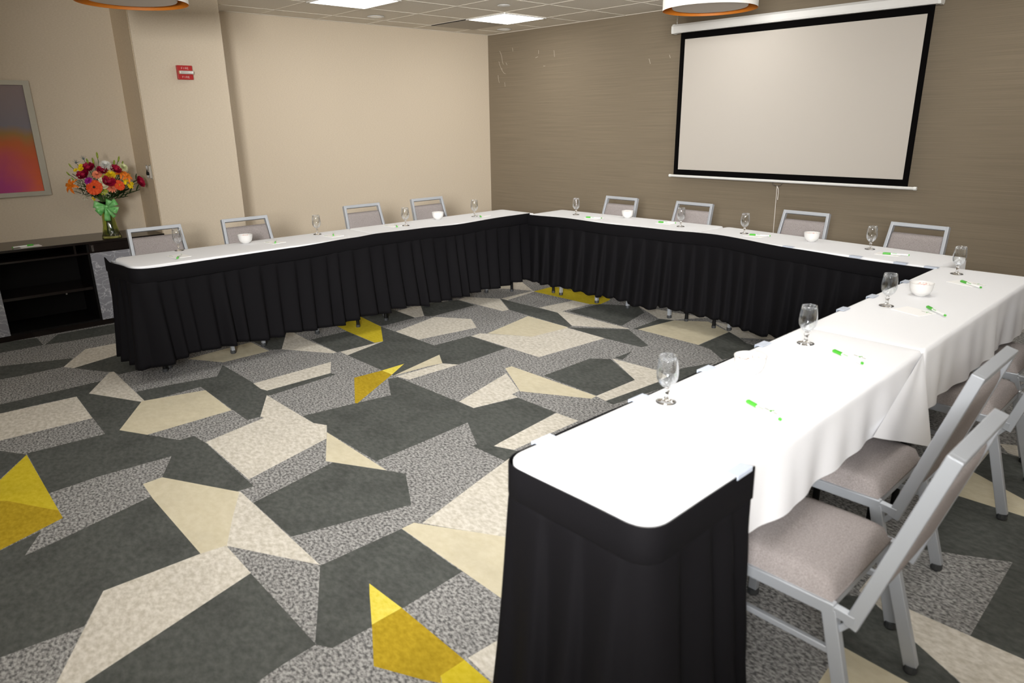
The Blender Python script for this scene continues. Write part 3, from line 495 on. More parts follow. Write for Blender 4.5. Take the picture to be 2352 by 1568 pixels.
('D', [(6.432, -3.055), (6.838, -3.045), (7.017, -4.001), (6.808, -4.007), (6.8, -3.447), (6.505, -3.614), (6.453, -3.572), (6.438, -3.384)]),
('C', [(6.476, -3.667), (6.504, -3.667), (6.512, -3.992), (6.609, -4.001), (6.985, -3.997), (7.016, -3.995), (7.035, -4.097), (6.881, -4.257), (6.679, -4.145), (6.523, -4.042), (6.472, -4.024), (6.465, -3.804)])]
def build_floor():
    mats = [M_H, M_D, M_C, M_T, M_Y, M_O, M_B]; code = 'HDCTYOB'
    V = []; F = []; idx = []
    def area(p): return sum(p[i][0]*p[(i+1) % len(p)][1]-p[(i+1) % len(p)][0]*p[i][1] for i in range(len(p)))
    rect = [(-.1, YF-.1), (XR+.1, YF-.1), (XR+.1, .1), (-.1, .1)]
    for c, p in [('H', rect)]+CARPET:
        if area(p) < 0: p = p[::-1]
        o = len(V); V += [Vector(q) for q in p]; F.append(list(range(o, o+len(p)))); idx.append(code.index(c))
    ov, oe, of, a, b, orig = geometry.delaunay_2d_cdt(V, [], F, 1, 1e-5)
    me = bpy.data.meshes.new('floor'); me.from_pydata([(p.x, p.y, 0) for p in ov], [], of)
    for m in mats: me.materials.append(m)
    for i, pol in enumerate(me.polygons): pol.material_index = idx[max(orig[i])] if orig[i] else 0
    me.update()
    bm = bmesh.new(); bm.from_mesh(me)
    for f in bm.faces:
        if f.normal.z < 0: f.normal_flip()
    bm.to_mesh(me); bm.free()
    o = bpy.data.objects.new('floor', me); C.objects.link(o); struct(o)
build_floor()
PX, PY0, PY1, WX = .65, -4.385, -3.65, .2     # pillar face, pillar sides, picture wall
struct(MB().box((-.1, -3.66, 0), (0, .1, H)).build('wall_left', M_beige))
struct(MB().box((-.1, PY0+.002, 0), (PX, PY1, H)).build('wall_left', M_beige))
# the pillar side facing the cabinet is papered in tan
struct(MB().box((WX, PY0-.004, 0), (PX-.006, PY0+.001, H)).build('wall_left', M_tan))
struct(MB().box((-.1, YF-.1, 0), (WX, PY0, H)).build('wall_left', M_beige))
wb = MB().box((0, 0, 0), (XR, .1, H))
for (x, z, pts) in [(.22, 2.42, [(0,0),(.03,-.05),(.045,-.12),(.06,-.16)]), (.2, 2.3, [(0,0),(.01,-.03),(.05,-.1),(.09,-.14),(.12,-.15)]),
                    (.33, 2.28, [(0,0),(.02,-.03)]), (.45, 2.44, [(0,0),(.01,-.04)]), (.18, 2.14, [(0,0),(.01,-.06),(.02,-.09)]),
                    (.3, 2.05, [(0,0),(.01,-.05)]), (.9, 2.38, [(0,0),(.0,-.04)]), (.85, 2.3, [(0,0),(.04,.01)]), (1.15, 2.36, [(0,0),(.01,-.07)]),
                    (.25, 2.22, [(0,0),(.01,-.02)]), (.98, 2.2, [(0,0),(.03,.0)]), (2.75, 2.2, [(0,0),(.01,-.03)]), (2.5, 2.18, [(0,0),(.02,-.05)])]:
    q = [(x+a, -.0008, z+b) for a, b in pts]
    for a, b in zip(q, q[1:]): wb.bar(a, b, .002, .004, (0, 1, 0), 1)
struct(wb.build('wall_back', [M_brown, M_scratch]))
struct(MB().box((XR, YF, 0), (XR+.1, 0, H)).build('wall_right', M_beige))
struct(MB().box((WX, YF-.1, 0), (XR, YF, H)).build('wall_front', M_beige))
struct(MB().box((0.002, -.014, 0), (XR, -.0015, .115)).build('baseboard_back', M_base, bevel=.003))
struct(MB().box((.001, -3.64, 0), (.013, -.016, .115)).build('baseboard_left', M_base, bevel=.003))
cb = MB().box((-.1, YF-.1, H), (XR+.1, .1, H+.1))
gx = TX
while gx < XR: cb.box((gx-.007, YF, H-.003), (gx+.007, 0, H+.01), 1); gx += TS
gy = TY
while gy > YF: cb.box((0, gy-.007, H-.003), (XR, gy+.007, H+.01), 1); gy -= TS
cb.box((0, -3.64, H-.004), (.02, 0, H+.01), 1); cb.box((0, -.02, H-.004), (XR, 0, H+.01), 1)
struct(cb.build('ceiling', [M_ceil, M_tbar]))

# ---------------------------------------------------------------- ceiling fixtures
def panel(cx, cy, label):
    t = empty('ceiling_light', (cx, cy, H)); h = .293
    f = MB()
    for a in (0, 1):
        for sg in (-1, 1):
            if a: f.box((-h, sg*h-.012, -.012), (h, sg*h+.012, -.0045))
            else: f.box((sg*h-.012, -h, -.012), (sg*h+.012, h, -.0045))
    f.build('frame', M_white, t)
    MB().box((-h+.012, -h+.012, -.009), (h-.012, h-.012, -.005)).build('diffuser', M_em, t)
    tag(t, label, 'light', 'lit square panels in the ceiling grid')
panels = [(1.273, -0.859, 'lit square ceiling panel nearest the corner of beige and brown walls'), (1.273, -2.689, 'lit square ceiling panel cut by the top of the photo, above the left row'), (3.713, -0.859, 'lit square ceiling panel out of view, second across and first along the room'), (3.713, -2.689, 'lit square ceiling panel out of view, second across and second along the room'), (3.713, -4.519, 'lit square ceiling panel out of view, second across and third along the room'), (3.713, -6.349, 'lit square ceiling panel out of view, second across and fourth along the room'), (3.713, -8.179, 'lit square ceiling panel out of view, second across and fifth along the room'), (6.153, -0.859, 'lit square ceiling panel out of view, third across and first along the room'), (6.153, -2.689, 'lit square ceiling panel out of view, third across and second along the room'), (6.153, -4.519, 'lit square ceiling panel out of view, third across and third along the room'), (6.153, -6.349, 'lit square ceiling panel out of view, third across and fourth along the room'), (6.153, -8.179, 'lit square ceiling panel out of view, third across and fifth along the room'), (8.593, -0.859, 'lit square ceiling panel out of view, fourth across and first along the room'), (8.593, -2.689, 'lit square ceiling panel out of view, fourth across and second along the room'), (8.593, -4.519, 'lit square ceiling panel out of view, fourth across and third along the room'), (8.593, -6.349, 'lit square ceiling panel out of view, fourth across and fourth along the room'), (8.593, -8.179, 'lit square ceiling panel out of view, fourth across and fifth along the room')]
for i, (x, y, lab) in enumerate(panels): panel(x, y, lab)
def drum(x, y, z, label):
    t = empty('pendant_lamp', (x, y, z)); hh = .17
    P = [(.300, 0), (.300, hh), (.2985, hh), (.2985, 0.0)]
    MB().lathe([(.300, 0), (.300, hh)], 64).build('lamp_shade', M_shade, t, smooth=True)
    MB().lathe([(.2975, .001), (.2975, hh-.001)], 64).build('shade_lining', M_lining, t, smooth=True)
    MB().lathe([(.3, 0), (.2975, .001)], 64).build('rim', M_lining, t)
    inner = MB().lathe([(0, .012), (.236, .012), (.240, .016), (.240, hh-.01), (0, hh-.01)], 48)
    inner.build('diffuser', M_diff, t, smooth=False)
    s = MB(); s.tube([(0, 0, hh-.012), (0, 0, H-z)], .008, 8); s.lathe([(0, H-z-.03), (.06, H-z-.03), (.06, H-z-.001)], 24)
    for a in range(3):
        q = 2*math.pi*a/3; s.tube([(0, 0, hh-.006), (.297*math.cos(q), .297*math.sin(q), hh-.006)], .004, 6)
    s.build('stem', M_chrome, t); tag(t, label, 'lamp', 'unlit drum pendant lamps'); return t
drum(4.42, -1.97, 2.262, 'white drum pendant lamp with orange lining hanging in front of the screen')
drum(2.415, -4.87, 2.272, 'white drum pendant lamp with orange lining hanging before the beige pillar')
def downlight(x, y, r, label, name='downlight', lens=True):
    t = empty(name, (x, y, H))
    MB().lathe([(r*.72, -.004), (r*.8, -.011), (r, -.009), (r, -.0045)], 32).build('trim_ring', M_white, t, smooth=True)
    if lens: MB().lathe([(0, -.008), (r*.45, -.009), (r*.72, -.0055)], 32).build('lens', M_em2, t, smooth=True)
    else: MB().lathe([(0, -.016), (r*.5, -.012), (r*.72, -.0055)], 32).build('cover', M_white, t, smooth=True)
    tag(t, label, 'ceiling fixture')
downlight(.58, -2.02, .085, 'round recessed downlight above the beige wall')
downlight(.59, -.26, .085, 'round recessed downlight nearest the room corner')
downlight(1.915, -1.48, .06, 'small round white sprinkler cover beside the lit square panel', 'sprinkler_cover', False)
t = empty('return_vent', (TX+.305, TY-.305, H))
MB().box((-.293, -.293, -.009), (.293, .293, -.0045)).build('grille', M_vent, t)
MB().box((-.293, -.303, -.010), (.293, -.293, -.0045)).build('edge', M_black, t)
tag(t, 'grey square return air panel in the ceiling beside the lit square', 'vent')

# ---------------------------------------------------------------- projection screen
t = empty('projection_screen', (4.05, 0, 0))
X = lambda x: x-4.05
hs = MB(); P = []
prof = [(-.155, 2.39), (-.15, 2.375), (-.09, 2.372), (-.075, 2.385), (-.075, 2.44), (-.09, 2.455), (-.135, 2.455), (-.155, 2.435)]
P = [[(x, a, b) for a, b in prof] for x in (X(2.885), X(5.195))]
hs.grid(P, 0, True); hs.build('roller_case', M_white, t, bevel=0)
for xa, xb in ((2.865, 2.886), (5.194, 5.215)):
    e = MB(); e.grid([[(X(xa), -.115+(a+.115)*1.06, 2.414+(b-2.414)*1.06) for a, b in prof], [(X(xb), -.115+(a+.115)*1.06, 2.414+(b-2.414)*1.06) for a, b in prof]], 0, True)
    for xx in (xa, xb): e.add([(X(xx), -.115+(a+.115)*1.06, 2.414+(b-2.414)*1.06) for a, b in prof], [tuple(range(8))])
    e.build('end_cap', M_penw, t)
sc = MB()
sc.box((X(2.955), -.1215, 1.04), (X(5.17), -.1195, 2.39)); sc.build('masking', M_sblack, t)
MB().box((X(3.005), -.1222, 1.10), (X(5.125), -.1214, 2.315)).build('viewing_surface', M_screen, t)
MB().tube([(X(2.915), -.12, 1.035), (X(5.225), -.12, 1.035)], .0125, 12).build('bottom_bar', M_white, t, smooth=False)
for xx in (2.905, 5.215): MB().tube([(X(xx), -.12, 1.035), (X(xx+.022), -.12, 1.035)], .0145, 12).build('bar_cap', M_penw, t)
MB().tube([(X(4.035), -.12, 1.025), (X(4.03), -.12, 1.012), (X(4.045), -.12, .998), (X(4.075), -.12, .992), (X(4.105), -.12, .998), (X(4.12), -.12, 1.012), (X(4.115), -.12, 1.025)], .003, 6).build('pull_handle', M_chrome, t)
MB().tube([(X(4.077), -.122, .992), (X(4.08), -.122, .8), (X(4.085), -.12, .45), (X(4.085), -.12, .3)], .0035, 6).tube([(X(4.077), -.125, .992), (X(4.095), -.13, .97), (X(4.1), -.13, .93), (X(4.098), -.13, .87)], .0035, 6).build('pull_cord', M_cord, t)
for xx in (2.9, 5.18):
    ch = MB(); z = 2.455; k = 0
    while z < H-.01:
        if k % 2: ch.tube([(X(xx)-.005, -.115, z), (X(xx)-.005, -.115, z+.02), (X(xx)+.005, -.115, z+.02), (X(xx)+.005, -.115, z), (X(xx)-.005, -.115, z)], .0014, 5)
        else: ch.tube([(X(xx), -.12, z), (X(xx), -.12, z+.02), (X(xx), -.11, z+.02), (X(xx), -.11, z), (X(xx), -.12, z)], .0014, 5)
        z += .017; k += 1
    ch.build('chain', M_chrome, t)
tag(t, 'pull-down projection screen with black border hanging on the brown wall', 'projection screen')

# ---------------------------------------------------------------- tables, cloths, skirts
ZT = .757
def table(p0, p1, label):
    """p0, p1: centre line ends"""
    p0 = Vector(p0); p1 = Vector(p1); L = (p1-p0).length; mid = (p0+p1)/2
    rz = math.atan2(p1.y-p0.y, p1.x-p0.x)
    t = empty('folding_table', (mid.x, mid.y, 0), rz)
    P = []
    for cx, cy, a0 in ((L/2-.104, .1255, 0), (-L/2+.104, .1255, 1), (-L/2+.104, -.1255, 2), (L/2-.104, -.1255, 3)):
        for k in range(7): P.append((cx+.1*math.cos((a0+k/6)*math.pi/2), cy+.1*math.sin((a0+k/6)*math.pi/2)))
    n_ = len(P); tp = MB().grid([[(x, y, ZT-.026) for x, y in P], [(x, y, ZT-.002) for x, y in P]], 0, True)
    tp.add([(x, y, ZT-.026) for x, y in P], [tuple(range(n_))]); tp.add([(x, y, ZT-.002) for x, y in P], [tuple(range(n_))])
    tp.build('tabletop', M_lam, t, bevel=.002)
    for ex in (-L/2+.13, L/2-.13):
        for sy in (-.035, .18): MB().tube([(ex, sy, .012), (ex, sy, ZT-.024)], .014, 12).build('leg', M_black, t, smooth=False)
        MB().tube([(ex, -.023, .25), (ex, .168, .25)], .01, 8).build('crossbar', M_black, t)
        MB().box((ex-.02, -.19, ZT-.05), (ex+.02, .19, ZT-.026)).build('leg_bracket', M_black, t)
        for sy in (-.035, .18): MB().lathe([(0, 0), (.017, 0), (.017, .02), (0, .02)], 12, (ex, sy, 0)).build('foot', M_rubber, t)
    tag(t, label, 'table', 'folding tables set in a U'); return t, L, rz, mid
def cloth(t, L, rz, mid, label, hems, corner=.03, dips=None, zt=.7605, seed=0, near=None, calm=0):
    """hems = (outer side, far end, inner side, near end): hem heights in local axes (+y side, +x end, -y side, -x end)"""
    rnd = random.Random(seed); c = corner; hw = .2285
    per = []
    def seg(a, b, n, nrm, h):
        for i in range(n): q = i/n; per.append((a[0]+(b[0]-a[0])*q, a[1]+(b[1]-a[1])*q, nrm[0], nrm[1], h))
    def arc(cx, cy, a0, r, h0, h1):
        for i in range(6):
            q = i/6; a = a0+q*math.pi/2; per.append((cx+r*math.cos(a), cy+r*math.sin(a), math.cos(a), math.sin(a), h0+(h1-h0)*q))
    hx = L/2
    cs = corner if isinstance(corner, (list, tuple)) else [corner]*4     # (+x+y, -x+y, -x-y, +x-y)
    arc(hx-cs[0], hw-cs[0], 0, cs[0], hems[1], hems[0])
    seg((hx-cs[0], hw), (-hx+cs[1], hw), 90, (0, 1), hems[0])
    arc(-hx+cs[1], hw-cs[1], math.pi/2, cs[1], hems[0], hems[3])
    seg((-hx, hw-cs[1]), (-hx, -hw+cs[2]), 24, (-1, 0), hems[3])
    arc(-hx+cs[2], -hw+cs[2], math.pi, cs[2], hems[3], hems[2])
    seg((-hx+cs[2], -hw), (hx-cs[3], -hw), 90, (0, -1), hems[2])
    arc(hx-cs[3], -hw+cs[3], 1.5*math.pi, cs[3], hems[2], hems[1])
    seg((hx, -hw+cs[3]), (hx, hw-cs[0]), 24, (1, 0), hems[1])
    n = len(per); ph = [rnd.random()*6 for _ in range(6)]
    rows = []
    NV = 16
    rows.append([(x-nx*.012, y-ny*.012, zt) for x, y, nx, ny, h in per])
    rows.append([(x-nx*.003, y-ny*.003, zt-.001) for x, y, nx, ny, h in per])
    for j in range(1, NV+1):
        row = []
        s = 0
        for i, (x, y, nx, ny, h) in enumerate(per):
            s = x*1.0+y*1.7
            q = j/NV; z = zt-.003-(zt-.003-h)*q
            am = .016*q*min(1, (zt-h)/.25) if h < .7 else 0
            if calm: am *= max(0, min(1, (hx-.5-x*calm)/.15))
            r = (math.sin(s*15+ph[0])*.5+math.sin(s*33+ph[1])*.35+math.sin(s*7+ph[2])*.6+.9)*am+.002
            zz = z+(math.sin(s*6+ph[3])*.008*q if h < .7 else 0)
            row.append((x+nx*r, y+ny*r, zz))
        rows.append(row)
    mb = MB(); mb.grid(rows, 0, True)
    # top sheet: fan of rings to the centre line
    inner = [(max(-hx+.12, min(hx-.12, x))*.999, y*.5, zt+.0005) for x, y, *_ in per]
    mb.grid([rows[0], inner, [(max(-hx+.22, min(hx-.22, x)), 0, zt+.0005) for x, y, *_ in per]], 0, True)
    if near: near(mb, hx, hw, zt)
    o = mb.build('tablecloth', M_cloth, None, smooth=True)
    o.location = (mid.x, mid.y, 0); o.rotation_euler = (0, 0, rz)
    tag(o, label, 'tablecloth', 'white cloths over the tables'); return o
# axes: local +x runs from p0 to p1; +y is to its left
TB = {
 'LN': ((2.255, -5.13), (2.255, -3.37)), 'LF': ((2.252, -3.36), (2.252, -1.645)),
 'BL': ((2.49, -1.505), (4.225, -1.462)), 'BR': ((4.235, -1.468), (5.965, -1.655)),
 'RF': ((6.179, -1.815), (6.182, -3.53)), 'RN': ((6.182, -3.54), (6.185, -5.225))}
def flap_left(mb, hx, hw, zt):      # loose corner hanging at the near outer end
    P = []
    for j in range(9):
        q = j/8; z = zt-.02-(.50)*q
        P.append([(-hx-.004-.01*q, hw-.07+.0*q, z), (-hx-.012-.012*q, hw+.01+.075*math.sin(q*2.9), z), (-hx+.05, hw+.010+.07*math.sin(q*2.8), z+.03*q), (-hx+.16, hw+.010+.02*q, z+.18*q)])
    mb.grid(P)
def flap_seam(mb, hx, hw, zt):      # corner of the near cloth hanging out at the seam
    A = (-hx+.008, hw+.004, zt-.006)
    Bq = (-hx+.47, hw+.024, .575); Cq = (-hx+.015, hw+.085, .405)
    P = []
    for i in range(9):
        u = i/8; e = [Bq[k]+(Cq[k]-Bq[k])*u for k in range(3)]
        P.append([tuple(A[k]+(e[k]-A[k])*v/8+(math.sin(u*9)*.006*(v/8) if k == 1 else 0) for k in range(3)) for v in range(9)])
    mb.grid(P)
a = table(*TB['LN'], 'folding table at the near end of the left row, under a white cloth')
cloth(*a, 'white tablecloth on the left row, the end nearest the flower vase', (.55, .742, .72, .60), [.02, .07, .08, .02], seed=1, near=flap_left, calm=-1)
a = table(*TB['LF'], 'folding table at the far end of the left row, by the room corner')
cloth(*a, 'white tablecloth on the left row, the half nearest the room corner', (.55, .60, .72, .742), .03, seed=2)
a = table(*TB['BL'], 'folding table at the left of the row in front of the brown wall')
cloth(*a, 'white tablecloth on the back row, left of the projection screen', (.55, .742, .72, .70), .03, seed=3)
a = table(*TB['BR'], 'folding table at the right of the row, below the projection screen')
cloth(*a, 'white tablecloth on the back row, directly below the projection screen', (.55, .56, .72, .742), .03, seed=4)
a = table(*TB['RF'], 'folding table at the far end of the right row')
cloth(*a, 'white tablecloth on the far half of the right row', (.50, .53, .72, .60), .03, seed=5)
a = table(*TB['RN'], 'folding table at the near end of the right row, closest to the camera')
cloth(*a, 'white tablecloth on the near half of the right row, in the foreground', (.545, .70, .72, .742), [.07, .02, .02, .06], seed=6, near=flap_seam, calm=1)

def skirt(path, label, hem, dips, seed, off=.016, pleat=.115, flare=.02):
    """pleated sheet clipped along the cloth edge; path = plan polyline already on the cloth edge"""
    rnd = random.Random(seed)
    pts = [Vector(p) for p in path]; dense = []; s = 0
    for a, b in zip(pts, pts[1:]):
        L = (b-a).length; n = max(1, int(L/.0085))
        for i in range(n): dense.append((a+(b-a)*i/n, s+L*i/n))
        s += L
    dense.append((pts[-1], s)); N = len(dense)
    nor = []
    for i in range(N):
        d = (dense[min(i+3, N-1)][0]-dense[max(i-3, 0)][0]).normalized(); nor.append(Vector((d.y, -d.x)))
    # pleat edges with individual widths, each a fold with one sharp side
    ed = [0]
    while ed[-1] < s: ed.append(ed[-1]+pleat*rnd.uniform(.72, 1.35))
    amp = [rnd.uniform(.55, 1.25) for _ in ed]; lean = [rnd.uniform(-.012, .012) for _ in ed]; hz = [rnd.uniform(-.012, .012) for _ in ed]
    def fold(x):
        x = max(0, min(s, x))
        for k in range(len(ed)-1):
            if ed[k] <= x <= ed[k+1]:
                q = (x-ed[k])/(ed[k+1]-ed[k])
                f = (1-math.cos(min(q/.8, 1)*math.pi))/2 if q < .8 else (1+math.cos((q-.8)/.2*math.pi))/2
                return f*amp[k], k
        return 0, 0
    def dip(x):
        for (a, da), (b, db) in zip(dips, dips[1:]):
            if a <= x <= b:
                q = (x-a)/(b-a); q = q*q*(3-2*q); return da+(db-da)*q
        return dips[-1][1]
    root = empty('table_skirt', (pts[0].x, pts[0].y, 0)); o0 = Vector((pts[0].x, pts[0].y, 0))
    band = []
    for z, e in ((0, 0), (-.004, .0015), (-.05, .002), (-.088, .003), (-.092, 0)):
        band.append([Vector((p.x, p.y, .7615+dip(x)+z))+Vector((n.x, n.y, 0))*(off+e+.0025*math.sin(x*9))-o0 for (p, x), n in zip(dense, nor)])
    MB().grid(band).build('band', M_skirt, root, smooth=True, solid=.003)
    NV = 22; rows = []
    for j in range(NV+1):
        q = j/NV; row = []
        for (p, x), n in zip(dense, nor):
            f, k = fold(x+lean[0]*0+math.sin(x*3+seed)*.02*q)
            zt = .684+dip(x); hb = (hem(x) if callable(hem) else hem)+hz[k]*1.2+.012*math.sin(x*5+seed)
            z = zt+(hb-zt)*q
            a = f*.052*q**.65+flare*q*q+.006*q*math.sin(x*2.3+seed)
            row.append(Vector((p.x, p.y, z))+Vector((n.x, n.y, 0))*(off-.003+a)-o0)
        rows.append(row)
    MB().grid(rows).build('pleated_drop', M_skirt, root, smooth=True, solid=.002)
    tag(root, label, 'table skirt', 'black pleated skirts on the table fronts'); return root
def rounded(pts, r):
    out = [Vector(pts[0])]
    for a, b, c in zip(pts, pts[1:], pts[2:]):
        a, b, c = Vector(a), Vector(b), Vector(c); u = (a-b).normalized(); v = (c-b).normalized()
        p = b+u*r; q = b+v*r
        for i in range(9):
            t_ = i/8; out.append((p*(1-t_)+b*t_)*(1-t_)+(b*(1-t_)+q*t_)*t_)
    out.append(Vector(pts[-1])); return out
skirt(rounded([(2.0, -5.155), (2.487, -5.135), (2.484, -1.735)], .085), 'black pleated skirt on the left row of tables',
      lambda x: .115+.030*min(1, max(0, (x-.45)/.3)), [(0, .008), (.10, -.012), (.35, -.004), (.6, -.016), (1.0, -.012), (1.5, -.008), (2.0, .004), (2.2, .012), (2.6, .006), (3.0, -.002), (3.6, .01), (3.9, .01)], 3)
skirt([(2.50, -1.745), (4.23, -1.703), (5.955, -1.893)], 'black pleated skirt along the back row under the projection screen',
      .142, [(0, .0), (.45, .007), (.95, .0), (1.5, .004), (2.0, .016), (2.6, -.004), (3.1, -.01), (3.6, -.004)], 5)
skirt(rounded([(5.952, -1.94), (5.9555, -5.2275), (6.4145, -5.2275), (6.416, -4.80)], .062), 'black pleated skirt in the foreground around the end of the right row',
      lambda x: .045+.09*max(0, min(1, (x-3.7)/.5)), [(0, -.012), (3.2, -.006), (3.35, -.008), (3.6, -.004), (3.8, -.006), (4.1, -.008), (4.25, .008), (4.4, .008)], 8, off=.009, flare=.03)

# ---------------------------------------------------------------- skirting clips
def clip0():
    t = empty('skirting_clip')
    MB().box((-.036, -.026, 0), (.036, .006, .0018)).box((-.036, .006, -.010), (.036, .008, .0018)).build('clip_plate', M_clip, t, bevel=.0008)
    return t
clip = clip0(); first = True
CL = [(5.955, -5.078, 1, 'in the foreground, first from the rounded table end'), (5.955, -4.657, 1, 'beside the foreground goblet'),
      (5.955, -4.276, 1, 'beside the near candy bowl'), (5.955, -3.882, 1, 'between the near candy bowl and the second goblet'),
      (5.955, -3.154, 1, 'below the third goblet of the right row'), (5.955, -2.821, 1, 'just beyond the third goblet of the right row'),
      (5.955, -2.378, 1, 'beside the far candy bowl of the right row')]
for x, y, side, lab in CL:
    c = clip if first else copy_tree(clip); first = False
    c.location = (x-.004, y, .7635); c.rotation_euler = (0, 0, math.pi/2)
    tag(c, 'clear clip, inner edge of right row, '+lab, 'clip', 'clear clips holding the skirts')
for x, y, rz, lab in [(6.424, -4.86, -math.pi/2, 'clear clip on the outer foreground edge where the black skirt ends'),
                      (5.03, -1.797, math.pi-.108, 'clear clip on the back row, below the third chair'),
                      (5.49, -1.847, math.pi-.108, 'clear clip on the back row, below the fourth goblet'),
                      (5.76, -1.877, math.pi-.108, 'clear clip on the back row, near its right end'),
                      (5.93, -1.895, math.pi-.108, 'clear clip in the corner where back and right rows meet')]:
    c = copy_tree(clip); c.location = (x, y, .7635); c.rotation_euler = (0, 0, rz)
    tag(c, lab, 'clip', 'clear clips holding the skirts')

# ---------------------------------------------------------------- chairs (front faces +y)
def make_chair():
    t = empty('banquet_chair')
    # seat cushion
    n = 20; P = []
    for i in range(n+1):
        u = -1+2*i/n; row = []
        for k in range(n+1):
            v = -1+2*k/n
            e = max(0, (1-abs(u)**7)*(1-abs(v)**7)); hgt = .05*e**.28+.008*(1-u*u)*(1-v*v)
            row.append((u*.202, -.0+v*.203, .421+hgt))
        P.append(row)
    mb = MB().grid(P).box((-.202, -.203, .412), (.202, .203, .4212)); mb.build('seat', M_seat, t, smooth=True)
    f = MB()
    for s in (-1, 1): f.bar((s*.2, -.212, .402), (s*.2, .205, .402), .024, .034)
    f.bar((-.19, .19, .402), (.19, .19, .402), .024, .03, (0, 1, 0)).bar((-.19, -.19, .402), (.19, -.19, .402), .024, .03, (0, 1, 0))
    f.build('seat_frame', M_silver, t, bevel=.003)
    for s in (-1, 1):
        for (y0, y1) in ((.19, .205), (-.198, -.305)):
            lg = MB().bar((s*.2, y0, .40), (s*.222, y1, .022), .024, .038 if y0 < 0 else .030).build('leg', M_silver, t, bevel=.003)
            MB().lathe([(0, 0), (.017, 0), (.02, .006), (.019, .024), (0, .024)], 12, (s*.222, y1, 0)).build('glide', M_rubber, lg)
        MB().bar((s*.206, -.232, .283), (s*.206, .196, .287), .016, .018).build('stretcher', M_silver, t, bevel=.003)
        MB().bar((s*.2, -.205, .402), (s*.2, -.262, .396), .022, .026).bar((s*.2, -.222, .345), (s*.2, -.252, .385), .01, .016).build('bracket', M_silver, t, bevel=.002)
    o = Vector((0, -.256, .385)); up = Vector((0, -.145, .50)).normalized(); L = .5206; fr = Vector((0, up.z, -up.y))
    W = lambda s_: .200-.026*s_/L
    b = MB()
    for s in (-1, 1):
        p0 = o+Vector((s*W(0), 0, 0))-up*.01; p1 = o+up*L+Vector((s*W(L), 0, 0)); b.bar(p0, p1, .022, .036)
    pt = o+up*(L-.013); b.bar(pt+Vector((-W(L)+.008, 0, 0)), pt+Vector((W(L)-.008, 0, 0)), .026, .036, tuple(up))
    b.build('back_frame', M_silver, t, bevel=.003)
    P = []
    for i in range(17):
        v = i/16; sv = .105+(.455-.105)*v; row = []
        for k in range(24):
            a = 2*math.pi*k/24; cx = math.copysign(abs(math.cos(a))**.3, math.cos(a)); cy = math.copysign(abs(math.sin(a))**.6, math.sin(a))
            e = max(0, 1-abs(2*v-1)**10)**.5
            row.append(o+up*sv+Vector((cx*(W(sv)-.0125), 0, 0))+fr*cy*.021*max(e, .05))
        P.append(row)
    mb = MB().grid(P, 0, True); mb.add(P[0], [tuple(range(24))]); mb.add(P[-1], [tuple(range(24))])
    mb.build('backrest', M_seat, t, smooth=True)
    return t
chair = make_chair()
CH = [(6.424, -4.52, 1.5707963267948966, 'silver chair in the foreground, closest to the black skirt'), (6.311, -3.915, 1.5707963267948966, 'silver chair just behind the foreground chair at the right row'), (6.385, -2.91, 1.5707963267948966, 'silver chair third along the right row, past the cloth seam'), (6.322, -2.26, 1.5707963267948966, 'silver chair farthest along the right row, cut by the photo edge'), (2.03, -4.733, -1.5707963267948966, 'silver chair between the credenza and the left row'), (2.02, -4.054, -1.5707963267948966, 'silver chair behind the left row, in front of the beige pillar corner'), (1.95, -2.94, -1.5707963267948966, 'silver chair third along the left row, before the beige wall'), (1.945, -2.207, -1.5707963267948966, 'silver chair on the left row nearest the room corner'), (2.96, -1.35, 3.141592653589793, 'silver chair at the back row nearest the room corner'), (3.724, -1.31, 3.121592653589793, 'silver chair at the back row under the left edge of the screen'), (4.714, -1.3, 3.101592653589793, 'silver chair at the back row just right of the pull cord'), (5.556, -1.46, 3.061592653589793, 'silver chair at the right end of the back row')]
for i, (x, y, rz, lab) in enumerate(CH):
    c = chair if i == 0 else copy_tree(chair)
    c.location = (x, y, 0); c.rotation_euler = (0, 0, rz)
    tag(c, lab, 'chair', 'silver framed banquet chairs around the U')

# ---------------------------------------------------------------- goblets, bowls, pens, cards
# the goblet is one piece of glass: a single mesh
out = [(0, 0), (.031, 0), (.032, .0015), (.028, .004), (.012, .008), (.0065, .014), (.0055, .024), (.0075, .032), (.0095, .037), (.006, .042), (.007, .047),
       (.016, .053), (.025, .062), (.0315, .076), (.0335, .092), (.0325, .112), (.0295, .135), (.0275, .150)]
inn = [(.0264, .150), (.0284, .135), (.0313, .112), (.0322, .092), (.0302, .077), (.0238, .0645), (.014, .056), (.005, .0525), (0, .052)]
gob = MB().lathe(out[:11], 40, mi=1).lathe(out[10:]+inn, 40).build('water_goblet', [M_glass, M_stemglass], smooth=True)
for i, (x, y, lab) in enumerate([(2.064, -4.718, 'clear water goblet, left row, in front of the chair by the credenza'), (2.123, -3.696, 'clear water goblet, left row, second along from the credenza'), (2.25, -2.948, 'clear water goblet, left row, third along, beside the third chair'), (2.239, -2.182, 'clear water goblet, left row, nearest the room corner'), (2.853, -1.485, 'clear water goblet, back row, nearest the room corner'), (3.975, -1.482, 'clear water goblet, back row, in front of the chair under the screen edge'), (4.528, -1.472, 'clear water goblet, back row, left of the pull cord'), (5.455, -1.528, 'clear water goblet, back row, just left of the last chair'), (6.087, -1.994, 'clear water goblet, right row, farthest away at the row corner'), (6.073, -2.96, 'clear water goblet, right row, beside the far candy bowl'), (6.067, -3.757, 'clear water goblet, right row, second from the foreground'), (6.031, -4.619, 'clear water goblet, right row, large in the foreground')]):
    g = gob if i == 0 else gob.copy()
    if i: C.objects.link(g)
    g.location = (x, y, .7618); tag(g, lab, 'glass', 'empty stemmed water goblets')
